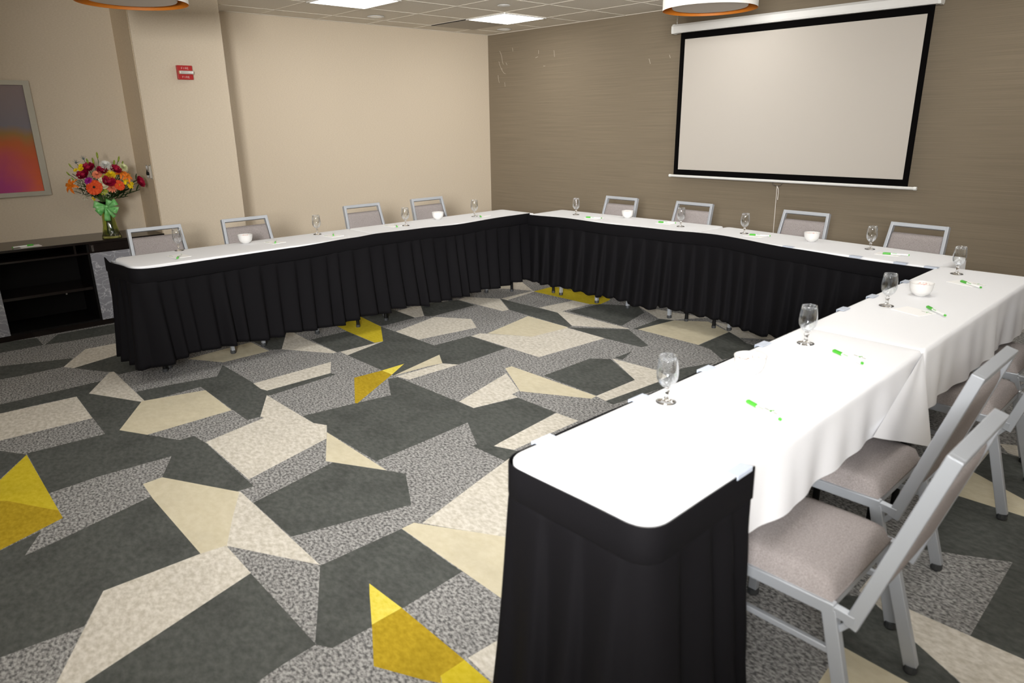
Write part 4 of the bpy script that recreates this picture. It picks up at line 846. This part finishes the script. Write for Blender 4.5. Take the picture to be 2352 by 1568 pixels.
def make_bowl():
    o = MB().lathe([(0, .004), (.021, .004), (.022, 0), (.025, 0), (.027, .004), (.038, .011), (.046, .024), (.0505, .042), (.0525, .060), (.0535, .062), (.0515, .0625), (.0485, .043), (.044, .0265), (.036, .0145), (.02, .008), (0, .0075)], 36).build('candy_bowl', M_porc, smooth=True)
    c = MB(); rnd = random.Random(4)
    for k in range(26):
        a = rnd.random()*6.28; r = .040*rnd.random()**.5
        c.ball((r*math.cos(a), r*math.sin(a), .046+rnd.random()*.010), .0075, 8, 5, 0, (1.2, .9, .7), Matrix.Rotation(rnd.random()*3, 3, 'Z'))
    c.lathe([(0, .044), (.046, .044), (.042, .0285), (0, .018)], 16)
    q = c.build('candies', M_candy, o, smooth=True); q['kind'] = 'stuff'; return o
bowl = make_bowl()
for i, (x, y, lab) in enumerate([(2.107, -4.263, 'white candy bowl, left row, in front of the second chair'), (2.127, -2.515, 'white candy bowl, left row, in front of the chair nearest the corner'), (3.333, -1.344, 'white candy bowl, back row, in front of its first chair'), (5.045, -1.483, 'white candy bowl, back row, right of the pull cord'), (6.113, -2.645, 'white candy bowl, right row, between the two farther goblets'), (6.08, -4.208, 'white candy bowl, right row, in the foreground')]):
    b = bowl if i == 0 else copy_tree(bowl)
    b.location = (x, y, .7618); b.rotation_euler = (0, 0, i*1.3); tag(b, lab, 'bowl', 'white candy bowls')
def make_pen():
    t = empty('ballpoint_pen')
    MB().tube([(-.073, 0, .0055), (-.028, 0, .0055)], .0055, 12).build('cap', M_green, t, smooth=False)
    MB().bar((-.068, 0, .0125), (-.030, 0, .0125), .003, .0015, (0, 1, 0)).build('pocket_clip', M_green, t)
    MB().tube([(-.028, 0, .0055), (.068, 0, .0055)], .0048, 12).build('barrel', M_penw, t, smooth=False)
    MB().tube([(.068, 0, .0055), (.0745, 0, .0055)], .0046, 12).build('end_plug', M_green, t, smooth=False)
    MB().tube([(-.02, -.0035, .0094), (.004, -.0035, .0094)], .0012, 5).build('print', M_green, t)
    return t
pen = make_pen()
def make_card():
    t = empty('note_pad')
    MB().box((-.07, -.053, 0), (.07, .053, .0022)).build('sheets', M_paper, t)
    lg = MB()
    lg.add([(.030, .030, .0025), (.036, .032, .0025), (.046, .040, .0025), (.040, .047, .0025), (.037, .040, .0025)], [(0,1,2,3,4)])
    lg.add([(.042, .026, .0025), (.047, .028, .0025), (.040, .037, .0025), (.036, .035, .0025)], [(0,1,2,3)])
    lg.build('leaf_mark', M_green, t)
    MB().add([(.014, .030, .0024), (.030, .030, .0024), (.030, .036, .0024), (.014, .036, .0024)], [(0,1,2,3)]).add([(.050, .030, .0024), (.066, .030, .0024), (.066, .036, .0024), (.050, .036, .0024)], [(0,1,2,3)]).build('print', M_ink, t)
    return t
card = make_card()
for i, (x0, y0, x1, y1, cx, cy, crz, z, lp, lc) in enumerate([(6.212, -4.458, 6.3482, -4.516, 6.2441, -4.4821, -0.35, 0.7618, 'green capped pen, right row, in the foreground', 'white note pad, right row, in the foreground'), (6.189, -3.796, 6.3201, -3.8646, 6.2301, -3.8001, -0.35, 0.7618, 'green capped pen, right row, before the second goblet', 'white note pad, right row, before the second goblet'), (6.218, -2.885, 6.3222, -2.9901, 6.1941, -2.9841, -0.35, 0.7618, 'green capped pen, right row, before the third goblet', 'white note pad, right row, before the third goblet'), (6.166, -2.209, 6.2804, -2.3029, 6.1921, -2.2171, -0.35, 0.7618, 'green capped pen, right row, at the far corner', 'white note pad, right row, at the far corner'), (5.583, -1.667, 5.7239, -1.6216, 5.6108, -1.635, 0.05, 0.7618, 'green capped pen, back row, before the right end chair', 'white note pad, back row, before the right end chair'), (4.606, -1.538, 4.7469, -1.4926, 4.6478, -1.525, 0.05, 0.7618, 'green capped pen, back row, beside the goblet left of the cord', 'white note pad, back row, beside the goblet left of the cord'), (3.721, -1.428, 3.8619, -1.3826, 3.7838, -1.407, 0.05, 0.7618, 'green capped pen, back row, before the second chair', 'white note pad, back row, before the second chair'), (3.07, -1.596, 3.2109, -1.5506, 3.1238, -1.552, 0.05, 0.7618, 'green capped pen, back row, nearest the room corner', 'white note pad, back row, nearest the room corner'), (2.342, -2.192, 2.2112, -2.1228, 2.2462, -2.1072, 3.2416, 0.7618, 'green capped pen, left row, nearest the room corner', 'white note pad, left row, nearest the room corner'), (2.294, -3.065, 2.1632, -2.9958, 2.1722, -3.0282, 3.2416, 0.7618, 'green capped pen, left row, beside the third goblet', 'white note pad, left row, beside the third goblet'), (2.314, -3.663, 2.1832, -3.5938, 2.2802, -3.6512, 3.2416, 0.7618, 'green capped pen, left row, beside the second goblet', 'white note pad, left row, beside the second goblet'), (2.305, -4.13, 2.1742, -4.0608, 2.2342, -4.1042, 3.2416, 0.7618, 'green capped pen, left row, beside the candy bowl', 'white note pad, left row, beside the candy bowl'), (2.407, -4.847, 2.2762, -4.7778, 2.2962, -4.8002, 3.2416, 0.7618, 'green capped pen, left row, nearest the credenza', 'white note pad, left row, nearest the credenza'), (0.593, -5.337, 0.623, -5.477, 0.6, -5.36, 1.62, 0.7022, 'green capped white pen on top of the credenza', 'white note pad on top of the credenza')]):
    p = pen if i == 0 else copy_tree(pen); k = card if i == 0 else copy_tree(card)
    p.location = ((x0+x1)/2, (y0+y1)/2, z+.0023); p.rotation_euler = (0, 0, math.atan2(y1-y0, x1-x0))
    k.location = (cx, cy, z); k.rotation_euler = (0, 0, crz)
    tag(p, lp, 'pen', 'green capped white pens'); tag(k, lc, 'note pad', 'white note pads at the places')

# ---------------------------------------------------------------- cabinet by the left wall
CY0, CY1, CXB, CXF = -6.35, PY0-.008, WX+.004, .69
t = empty('credenza', (.45, -5.0, 0)); Q = lambda x, y, z: (x-.45, y+5.0, z)
def cbox(name, lo, hi, m, par=None, bevel=0): 
    o = MB().box(Q(*lo), Q(*hi)).build(name, m, t if par is None else par, bevel=bevel); return o
cbox('top', (CXB, CY0, .682), (CXF+.012, CY1, .702), M_espresso, bevel=.002)
body = MB()
body.box(Q(CXB, CY0, .0), Q(CXF-.05, CY1, .03)).box(Q(CXB, CY0, .03), Q(CXB+.02, CY1, .68))
for y in (CY0, -5.65, -4.99, CY1-.02): body.box(Q(CXB+.02, y, .03), Q(CXF-.03, y+.02, .68))
body.box(Q(CXB+.02, CY0, .03), Q(CXF-.008, CY1, .055))
body.build('body', M_espin, t)
cbox('plinth', (CXF-.03, CY0, .0), (CXF-.004, CY1, .042), M_espresso)
cbox('top_rail', (CXB+.02, CY0, .598), (CXF-.006, CY1, .612), M_espresso)
cbox('shelf', (CXB+.02, -5.63, .30), (CXF-.06, -4.99, .322), M_espresso)
cbox('slot_divider', (CXB+.05, -5.08, .612), (CXF-.04, -5.065, .682), M_espresso)
for y0, y1 in ((-4.975, CY1-.004), (CY0+.004, -5.645)):
    d = cbox('drawer', (CXF-.028, y0, .615), (CXF-.006, y1, .679), M_espresso)
    yh = y0+.02 if y0 > -5 else y1-.02
    MB().box(Q(CXF-.006, yh-.008, .618), Q(CXF+.012, yh+.008, .668)).build('handle', M_chrome, d, bevel=.002)
for y0, y1 in ((-4.978, CY1-.004), (CY0+.004, -5.625)):
    cbox('door_panel', (CXF-.012, y0, .045), (CXF-.001, y1, .604), M_vein)
MB().tube([Q(CXB+.021, -5.12, .215), Q(CXB+.03, -5.12, .215)], .007, 10).build('shelf_pin', M_chrome, t)
tag(t, 'dark espresso credenza with grey veined door panels by the left wall', 'cabinet')

# ---------------------------------------------------------------- picture, alarm, plates
t = empty('framed_picture', (WX, -5.58, 1.5)); yo = 5.58; fy0, fy1, fz0, fz1 = -6.11, -5.075, 1.055, 1.945; fw = .046
fr_ = MB()
for lo, hi in (((0.002, fy0, fz0), (.032, fy1, fz0+fw*.75)), ((0.002, fy0, fz1-fw*.75), (.032, fy1, fz1)), ((0.002, fy0, fz0+fw*.75), (.031, fy0+fw, fz1-fw*.75)), ((0.002, fy1-fw, fz0+fw*.75), (.031, fy1, fz1-fw*.75))):
    fr_.box((lo[0], lo[1]+yo, lo[2]-1.5), (hi[0], hi[1]+yo, hi[2]-1.5))
fr_.build('picture_frame', M_frame, t)
art = MB().box((WX+.004, fy0+fw-.01, fz0+.03), (WX+.014, fy1-fw+.01, fz1-.03))
ao = art.build('canvas', M_art); ao.parent = t; ao.matrix_parent_inverse = Matrix.Translation((-WX, 5.58, -1.5))
tag(t, 'orange and magenta abstract painting in a champagne frame on the left wall', 'picture')
t = empty('fire_alarm_strobe', (PX, -4.014, 2.015))
MB().box((.001, -.062, -.056), (.034, .062, .056)).build('housing', M_red, t, bevel=.004)
MB().box((.034, -.052, -.014), (.054, .064, .014)).build('strobe_lens', M_strobe, t, bevel=.006, seg=3)
MB().box((.034, -.056, -.014), (.050, -.044, .014)).build('lens_end', M_amber, t, bevel=.004)
lt = MB()
for z in (.026, -.044): text_bars(lt, 'FIRE', -.028, z, .015, lambda u, v: (.0345, u, v))
lt.build('lettering', M_let, t); tag(t, 'red wall strobe reading FIRE on the beige pillar', 'fire alarm')
t = empty('wall_outlet_plate', (.32+.20, PY0-.005, 1.215))
MB().box((-.022, -.004, -.055), (.022, 0, .055)).build('cover', M_vent, t)
for z, m in ((.036, M_penw), (.0, M_black), (-.036, M_penw)): MB().box((-.015, -.007, z-.011), (.015, -.004, z+.011)).build('socket', m, t)
tag(t, 'small grey socket plate on the tan pillar side behind the flowers', 'outlet')
t = empty('thermostat', (.635-.02, PY0-.005, 1.215))
MB().box((-.022, -.006, -.058), (.018, 0, .058)).build('back_plate', M_frame, t)
MB().box((-.012, -.020, -.05), (.016, -.006, .05)).build('cover', M_vent, t)
MB().lathe([(0, 0), (.013, 0), (.013, .02), (0, .02)], 16).build('knob', M_black, t)
k = kids(t)[-1]; k.rotation_euler = (math.pi/2, 0, 0); k.location = (-.004, -.018, -.012)
tag(t, 'dimmer plate with black knob on the tan pillar side', 'dimmer')

# ---------------------------------------------------------------- flower vase
VX, VY, VZ = .60, -4.775, .7025
M_vase = plain('green tinted glass', srgb(214, 226, 150), .02, Transmission_Weight=1.0, IOR=1.45)
vp = [(.070, 0), (.074, .004), (.073, .012), (.062, .05), (.052, .10), (.047, .15), (.047, .19), (.052, .24), (.060, .285), (.064, .30)]
def vase_rows(prof, amp, n=72):
    return [[((r+amp*math.sin(12*(2*math.pi*k/n)+z*16))*math.cos(2*math.pi*k/n), (r+amp*math.sin(12*(2*math.pi*k/n)+z*16))*math.sin(2*math.pi*k/n), z) for k in range(n)] for r, z in prof]
t = empty('glass_vase', (VX, VY, VZ))
ip = [(.061, .30), (.049, .24), (.044, .19), (.044, .15), (.049, .10), (.058, .05), (.064, .018), (.03, .012), (0.0005, .012)]
mb = MB().grid(vase_rows([(.0005, 0)]+vp, .0014)+vase_rows(ip, .0006), 0, True); mb.build('vase_body', M_vase, t, smooth=True)
M_ribbon = noisy('green satin ribbon', srgb(88, 176, 84), srgb(150, 214, 140), (25, 25, 25), .35, spec=.6)
rb = MB(); fx, fy = math.cos(-.23), math.sin(-.23)      # towards the room
def rib(c, ang, L, wd, twist=0., loop=True):
    """one ribbon loop or tail in the plane facing the room"""
    sx, sy = -fy, fx; P = []
    for i in range(13):
        q = i/12; 
        if loop: r = L*math.sin(q*math.pi)**.8; off_ = .024*math.sin(q*2*math.pi)
        else: r = L*q; off_ = .010*math.sin(q*4)
        wv = wd*(.35+.65*math.sin(min(q, 1-q if loop else 1)*math.pi/ (1 if loop else 1.6)))
        u = r*math.cos(ang); v = r*math.sin(ang)
        px, pz = -math.sin(ang), math.cos(ang)
        a = (c[0]+sx*(u+px*wv)+fx*(off_+.015), c[1]+sy*(u+px*wv)+fy*(off_+.015), c[2]+v+pz*wv)
        b = (c[0]+sx*(u-px*wv)+fx*(off_+.020+twist), c[1]+sy*(u-px*wv)+fy*(off_+.020+twist), c[2]+v-pz*wv)
        P.append([a, b])
    rb.grid(P)
bc = (.062*fx, .062*fy, .262)
for ang, L, wd, lp in ((2.85, .092, .030, True), (.45, .085, .028, True), (-2.55, .085, .030, True), (-.45, .085, .030, True), (1.1, .06, .024, True), (-1.65, .115, .022, False), (-1.1, .10, .014, False), (3.3, .08, .028, True)): rib(bc, ang, L, wd, .006, lp)
rb.ball((bc[0]+fx*.02, bc[1]+fy*.02, bc[2]), .014)
rb.lathe([(.0565, .25), (.0575, .268), (.0590, .27)], 32)
rb.build('ribbon_bow', M_ribbon, t, smooth=True, solid=.0008)
tag(t, 'green tinted glass vase with a green ribbon bow on the credenza', 'vase')
# --- flowers: every bloom with its stem is a thing of its own
petal = {k: noisy(k+' petals', a, b, (60, 60, 60), .6, spec=.25) for k, a, b in (
 ('crimson', srgb(120, 8, 38), srgb(178, 18, 60)), ('orange red', srgb(208, 66, 26), srgb(232, 92, 40)), ('coral', srgb(232, 128, 92), srgb(246, 160, 124)),
 ('orange', srgb(222, 110, 24), srgb(240, 138, 44)), ('yellow', srgb(226, 190, 14), srgb(248, 222, 40)), ('white', srgb(216, 214, 208), srgb(240, 240, 236)),
 ('pale green', srgb(214, 218, 164), srgb(236, 236, 196)), ('purple', srgb(150, 30, 130), srgb(186, 50, 160)), ('cream', srgb(232, 222, 186), srgb(244, 238, 210)),
 ('lime', srgb(150, 160, 50), srgb(190, 196, 80)), ('bud green', srgb(110, 132, 40), srgb(156, 170, 66)), ('leaf', srgb(22, 44, 20), srgb(52, 84, 36)),
 ('grey thistle', srgb(74, 86, 92), srgb(104, 118, 120)), ('gyp', srgb(214, 206, 180), srgb(240, 236, 220)))}
M_stem = plain('green stem', srgb(62, 92, 34), .6); M_eye = plain('dark flower centre', srgb(44, 26, 14), .8); M_eyeY = plain('golden flower centre', srgb(200, 140, 20), .8)
def aim(d):
    return Vector((0, 0, 1)).rotation_difference(Vector(d).normalized()).to_matrix()
def place(v, c, R): return [tuple(R @ Vector(p)+Vector(c)) for p in v]
def petals(mb, c, R, n, L, wd, tilt, z0=0., curl=.3, r0=.0, ph=0., mi=0, pointed=False):
    for k in range(n):
        a = ph+2*math.pi*k/n; P = []
        for i in range(6):
            q = i/5; rr = r0+L*q*math.cos(tilt-curl*q); zz = z0+L*q*math.sin(tilt-curl*q)
            w_ = wd*(math.sin(math.pi*min(.5, q*.72)+.2) if not pointed else math.sin(math.pi*(q*.86+.08)))
            if i == 5: w_ *= .55 if not pointed else .3
            row = []
            for s_ in (-1, 0, 1):
                x = rr*math.cos(a)-s_*w_*math.sin(a); y = rr*math.sin(a)+s_*w_*math.cos(a); row.append((x, y, zz+(abs(s_)*wd*.3)))
            P.append(place(row, c, R))
        mb.grid(P, mi)
FL = [
('rose', 'crimson', 0.625, -4.859, 1.276, 0.05766, 'crimson rose at the upper left of the bouquet', 'roses'),
('rose', 'crimson', 0.626, -4.905, 1.225, 0.05766, 'crimson rose above the purple flower in the vase', 'roses'),
('rose', 'crimson', 0.656, -4.769, 1.252, 0.05115, 'crimson rose below the white chrysanthemum in the vase', 'roses'),
('rose', 'crimson', 0.653, -4.669, 1.253, 0.05394000000000001, 'crimson rose above the orange lily in the vase', 'roses'),
('rose', 'crimson', 0.698, -4.747, 1.166, 0.05952, 'crimson rose at the centre of the bouquet', 'roses'),
('rose', 'crimson', 0.616, -4.492, 1.14, 0.05766, 'crimson rose sticking out at the far right in the vase', 'roses'),
('gerbera', 'orange red', 0.683, -4.857, 1.125, 0.11625, 'large orange-red gerbera with dark eye at the front in the vase', None),
('gerbera', 'orange red', 0.697, -4.673, 1.131, 0.08556, 'smaller orange-red gerbera right of centre in the vase', None),
('carnation', 'coral', 0.659, -4.812, 1.227, 0.07905000000000001, 'coral carnation at the upper middle of the bouquet', 'carnations'),
('carnation', 'coral', 0.673, -4.725, 1.114, 0.07905000000000001, 'coral carnation beside the smaller gerbera in the vase', 'carnations'),
('lily', 'orange', 0.655, -4.635, 1.226, 0.09300000000000001, 'open orange lily at the upper right in the vase', 'lilies'),
('lily', 'orange', 0.645, -4.586, 1.199, 0.1023, 'open orange lily above the yellow daisies in the vase', 'lilies'),
('lily', 'orange', 0.6, -5.008, 1.146, 0.1116, 'open orange lily hanging out at the left in the vase', 'lilies'),
('button_daisy', 'yellow', 0.603, -4.925, 1.281, 0.07905000000000001, 'yellow daisy cluster at the upper left in the vase', 'daisies'),
('button_daisy', 'yellow', 0.656, -4.617, 1.156, 0.060450000000000004, 'yellow daisy cluster beside the smaller gerbera in the vase', 'daisies'),
('button_daisy', 'yellow', 0.64, -4.576, 1.123, 0.06975, 'yellow daisy cluster at the right in the vase', 'daisies'),
('button_daisy', 'yellow', 0.619, -4.865, 1.029, 0.03255, 'small yellow daisy just above the bow in the vase', 'daisies'),
('chrysanthemum', 'yellow', 0.676, -4.722, 1.217, 0.09300000000000001, 'yellow spider chrysanthemum at the upper middle in the vase', 'chrysanthemums'),
('chrysanthemum', 'white', 0.64, -4.736, 1.29, 0.1023, 'white chrysanthemum at the top of the bouquet', 'chrysanthemums'),
('chrysanthemum', 'pale green', 0.636, -4.607, 1.266, 0.08835000000000001, 'pale chrysanthemum at the top right in the vase', 'chrysanthemums'),
('carnation', 'purple', 0.644, -4.881, 1.178, 0.0651, 'purple flower behind the large gerbera in the vase', None),
('rose', 'cream', 0.683, -4.787, 1.173, 0.037200000000000004, 'small cream rose left of the centre crimson rose in the vase', 'cream roses'),
('rose', 'cream', 0.678, -4.786, 1.138, 0.04650000000000001, 'cream rose beside the large gerbera in the vase', 'cream roses'),
('carnation', 'lime', 0.66, -4.792, 1.095, 0.07440000000000001, 'lime green flower above the bow in the vase', None),
('carnation', 'lime', 0.68, -4.77, 1.201, 0.04650000000000001, 'green button flower behind the spider chrysanthemum in the vase', None),
('lily_bud', 'bud green', 0.6, -4.773, 1.368, 0.04650000000000001, 'tallest green lily bud at the top in the vase', 'lily buds'),
('lily_bud', 'bud green', 0.614, -4.813, 1.325, 0.04650000000000001, 'green lily bud left of the tallest one in the vase', 'lily buds'),
('lily_bud', 'bud green', 0.607, -4.852, 1.322, 0.04650000000000001, 'green lily bud leaning left at the top in the vase', 'lily buds'),
('lily_bud', 'bud green', 0.612, -4.623, 1.333, 0.04185, 'green lily bud highest on the right in the vase', 'lily buds'),
('lily_bud', 'bud green', 0.631, -4.668, 1.303, 0.04650000000000001, 'bronze green lily bud beside the white chrysanthemum in the vase', 'lily buds'),
('lily_bud', 'bud green', 0.623, -4.603, 1.3, 0.03255, 'short green lily bud above the pale chrysanthemum in the vase', 'lily buds'),
('lily_bud', 'bud green', 0.6, -4.978, 1.298, 0.03255, 'green bud at the far upper left in the vase', 'lily buds'),
('lily_bud', 'bud green', 0.6, -5.003, 1.236, 0.03255, 'green bud at the left above the drooping lily in the vase', 'lily buds'),
('lily_bud', 'bud green', 0.604, -4.976, 1.189, 0.037200000000000004, 'green bud beside the drooping orange lily in the vase', 'lily buds'),
('gypsophila', 'gyp', 0.625, -4.927, 1.137, 0.09300000000000001, "baby's breath left of the large gerbera in the vase", "baby's breath"),
('gypsophila', 'gyp', 0.616, -4.91, 1.057, 0.0837, "baby's breath at the lower left in the vase", "baby's breath"),
('gypsophila', 'gyp', 0.652, -4.781, 1.072, 0.0651, "baby's breath above the bow in the vase", "baby's breath"),
('gypsophila', 'gyp', 0.657, -4.733, 1.256, 0.0651, "baby's breath under the white chrysanthemum in the vase", "baby's breath"),
('thistle', 'grey thistle', 0.6, -4.933, 1.317, 0.0558, 'blue-grey thistle at the upper left in the vase', 'thistles'),
('thistle', 'grey thistle', 0.6, -4.875, 1.344, 0.0558, 'blue-grey thistle left of the lily buds in the vase', 'thistles'),
('foliage_sprig', 'leaf', 0.594, -4.913, 1.1, 0.07440000000000001, 'broad dark leaves under the left gypsophila in the vase', 'leaf sprigs'),
('foliage_sprig', 'leaf', 0.616, -4.653, 1.067, 0.07440000000000001, 'broad dark leaves below the smaller gerbera in the vase', 'leaf sprigs'),
('foliage_sprig', 'leaf', 0.622, -4.729, 1.063, 0.0651, 'broad dark leaves right above the bow in the vase', 'leaf sprigs'),
('foliage_sprig', 'leaf', 0.607, -4.847, 1.069, 0.0651, 'broad dark leaves left above the bow in the vase', 'leaf sprigs'),
('foliage_sprig', 'leaf', 0.609, -4.586, 1.092, 0.0651, 'broad dark leaves under the right daisies in the vase', 'leaf sprigs'),
('foliage_sprig', 'leaf', 0.587, -4.527, 1.066, 0.060450000000000004, 'dark leaves at the lower right in the vase', 'leaf sprigs'),
('foliage_sprig', 'leaf', 0.597, -4.516, 1.155, 0.0558, 'dark leaves behind the far right rose in the vase', 'leaf sprigs'),
('foliage_sprig', 'leaf', 0.595, -4.627, 1.024, 0.04650000000000001, 'dark leaves pointing down right of the bow in the vase', 'leaf sprigs'),
('foliage_sprig', 'leaf', 0.581, -4.932, 1.074, 0.0558, 'dark leaves at the lower left in the vase', 'leaf sprigs'),
('foliage_sprig', 'leaf', 0.609, -4.712, 1.036, 0.0558, 'dark leaves over the vase rim on the right in the vase', 'leaf sprigs'),
('foliage_sprig', 'leaf', 0.595, -4.877, 1.058, 0.0558, 'dark leaves over the vase rim on the left in the vase', 'leaf sprigs'),
('foliage_sprig', 'leaf', 0.645, -4.795, 1.187, 0.0558, 'dark leaves in the middle of the bouquet', 'leaf sprigs'),
('foliage_sprig', 'leaf', 0.639, -4.649, 1.187, 0.0558, 'dark leaves under the orange lilies in the vase', 'leaf sprigs'),
('foliage_sprig', 'leaf', 0.585, -4.937, 1.202, 0.04650000000000001, 'thin leaves behind the left buds in the vase', 'leaf sprigs'),
('foliage_sprig', 'leaf', 0.607, -4.807, 1.273, 0.04650000000000001, 'thin leaves at the foot of the lily buds in the vase', 'leaf sprigs')]
rim = Vector((VX, VY, VZ+.27))
for i, (kind, colr, x, y, z, size, lab, grp) in enumerate(FL):
    rnd = random.Random(i*7+1); c = Vector((x, y, z)); face = (c-Vector((VX, VY, VZ+.36))).normalized()+Vector((.75, -.17, .12)); R = aim(face)
    base = Vector((VX+rnd.uniform(-.025, .025), VY+rnd.uniform(-.025, .025), VZ+.02+rnd.random()*.02))
    neck = Vector((VX+rnd.uniform(-.022, .022), VY+rnd.uniform(-.022, .022), VZ+.20))
    root = empty(kind if kind != 'bloom' else 'flower', base); o_ = -base
    st = MB(); lip = Vector((VX, VY, VZ+.31))+Vector(((x-VX)*.16, (y-VY)*.16, 0))
    back = c-R @ Vector((0, 0, size*.25))
    pts = [base, neck, lip, lip.lerp(back, .5)+Vector((0, 0, .02)), back]
    st.tube([p+o_ for p in pts], .0022 if kind not in ('gypsophila',) else .0012, 6); st.build('stem', M_stem, root, smooth=True)
    mb = MB(); cc = c+o_; m = petal.get(colr)
    if kind == 'rose':
        mb.ball(cc, size*.36, 12, 8, 0, (1, 1, 1.05), R)
        for ring, (n, L, wd, tl, r0) in enumerate(((4, .62, .36, 1.35, .16), (5, .7, .42, 1.15, .22), (5, .72, .45, .85, .24))):
            petals(mb, cc-R @ Vector((0, 0, size*.3)), R, n, size*L, size*wd, tl, 0, .25, size*r0, ring*.7)
        mb.build('rose_head', m, root, smooth=True)
    elif kind == 'gerbera':
        for ring in range(2): petals(mb, cc, R, 13, size*.5, size*.095, .12-.05*ring, -.002*ring, .2, size*.03, ring*.24)
        mb.build('ray_petals', m, root, smooth=True)
        MB().ball(cc+R @ Vector((0, 0, size*.03)), size*.09, 12, 6, 0, (1, 1, .4), R).build('flower_centre', M_eye if size > .1 else M_eyeY, root, smooth=True)
    elif kind == 'carnation':
        for ring in range(5): petals(mb, cc-R @ Vector((0, 0, size*.12)), R, 11, size*(.52-.05*ring), size*.10, .25+.28*ring, 0, .35, 0, ring*.5)
        mb.build('ruffled_head', m, root, smooth=True)
    elif kind == 'chrysanthemum':
        for ring in range(5): petals(mb, cc-R @ Vector((0, 0, size*.05)), R, 20, size*(.52-.04*ring), size*.04, .1+.28*ring, 0, .15, 0, ring*.3, pointed=True)
        mb.build('spiky_head', m, root, smooth=True)
    elif kind == 'lily':
        petals(mb, cc-R @ Vector((0, 0, size*.2)), R, 6, size*.62, size*.13, .95, 0, 1.1, 0, rnd.random(), pointed=True)
        mb.build('lily_petals', m, root, smooth=True)
        sm = MB()
        for k in range(6):
            a = k*1.05; sm.tube([cc-R @ Vector((0, 0, size*.2)), cc+R @ Vector((.12*size*math.cos(a), .12*size*math.sin(a), size*.28))], .0008, 4)
        sm.build('stamens', M_eyeY, root)
    elif kind == 'button_daisy':
        for k in range(6):
            d = Vector((rnd.uniform(-1, 1), rnd.uniform(-1, 1), 0))*size*.42; q = cc+R @ d
            petals(mb, q, R, 12, size*.23, size*.05, .2, 0, .2, 0, k); petals(mb, q, R, 10, size*.15, size*.05, .6, 0, .2, 0, k)
        mb.build('daisy_heads', m, root, smooth=True)
        e = MB()
        for k in range(1): e.ball(cc, size*.05, 8, 5)
        e.build('flower_centre', M_eyeY, root)
    elif kind == 'lily_bud':
        d = (c-lip).normalized()+Vector((0, 0, .35)); Rb = aim(d)
        mb.ball(cc, size*.5, 10, 10, 0, (.34, .34, 1.15), Rb); mb.build('bud', m, root, smooth=True)
    elif kind == 'gypsophila':
        fs = MB()
        for k in range(46):
            d = Vector((rnd.gauss(0, 1), rnd.gauss(0, 1), rnd.gauss(0, .8)))*size*.36
            mb.ball(cc+d, .0036, 6, 4)
            if k % 3 == 0: fs.tube([back+o_, cc+d], .0006, 4)
        q = mb.build('tiny_blossoms', m, root, smooth=True); q['kind'] = 'stuff'; fs.build('sprig', M_stem, root)
    elif kind == 'thistle':
        for k in range(14):
            a = rnd.random()*6.28; el = rnd.uniform(-.3, 1.4)
            d = Vector((math.cos(a)*math.cos(el), math.sin(a)*math.cos(el), math.sin(el)))*size*.6*rnd.uniform(.6, 1.1); mb.tube([cc, cc+d], [.0016, .0003], 5)
        mb.ball(cc, size*.14, 8, 6); mb.build('spiny_head', m, root)
    elif kind == 'foliage_sprig':
        for k in range(6):
            q = k/5; p = lip.lerp(c, .35+.65*q)+o_; sg = -1 if k % 2 else 1
            d = ((c-lip).normalized()+Vector((.1, sg*.7, .25))).normalized(); Rl = aim(d)
            P = []
            for i2 in range(7):
                u = i2/6; ww = size*.34*math.sin(math.pi*u)**.8; P.append([tuple(p+Rl @ Vector((-ww, 0, u*size))), tuple(p+Rl @ Vector((0, .004, u*size))), tuple(p+Rl @ Vector((ww, 0, u*size)))])
            mb.grid(P)
        mb.build('leaves', m, root, smooth=True)
    tag(root, lab, 'flower' if kind not in ('foliage_sprig',) else 'leaves', grp)
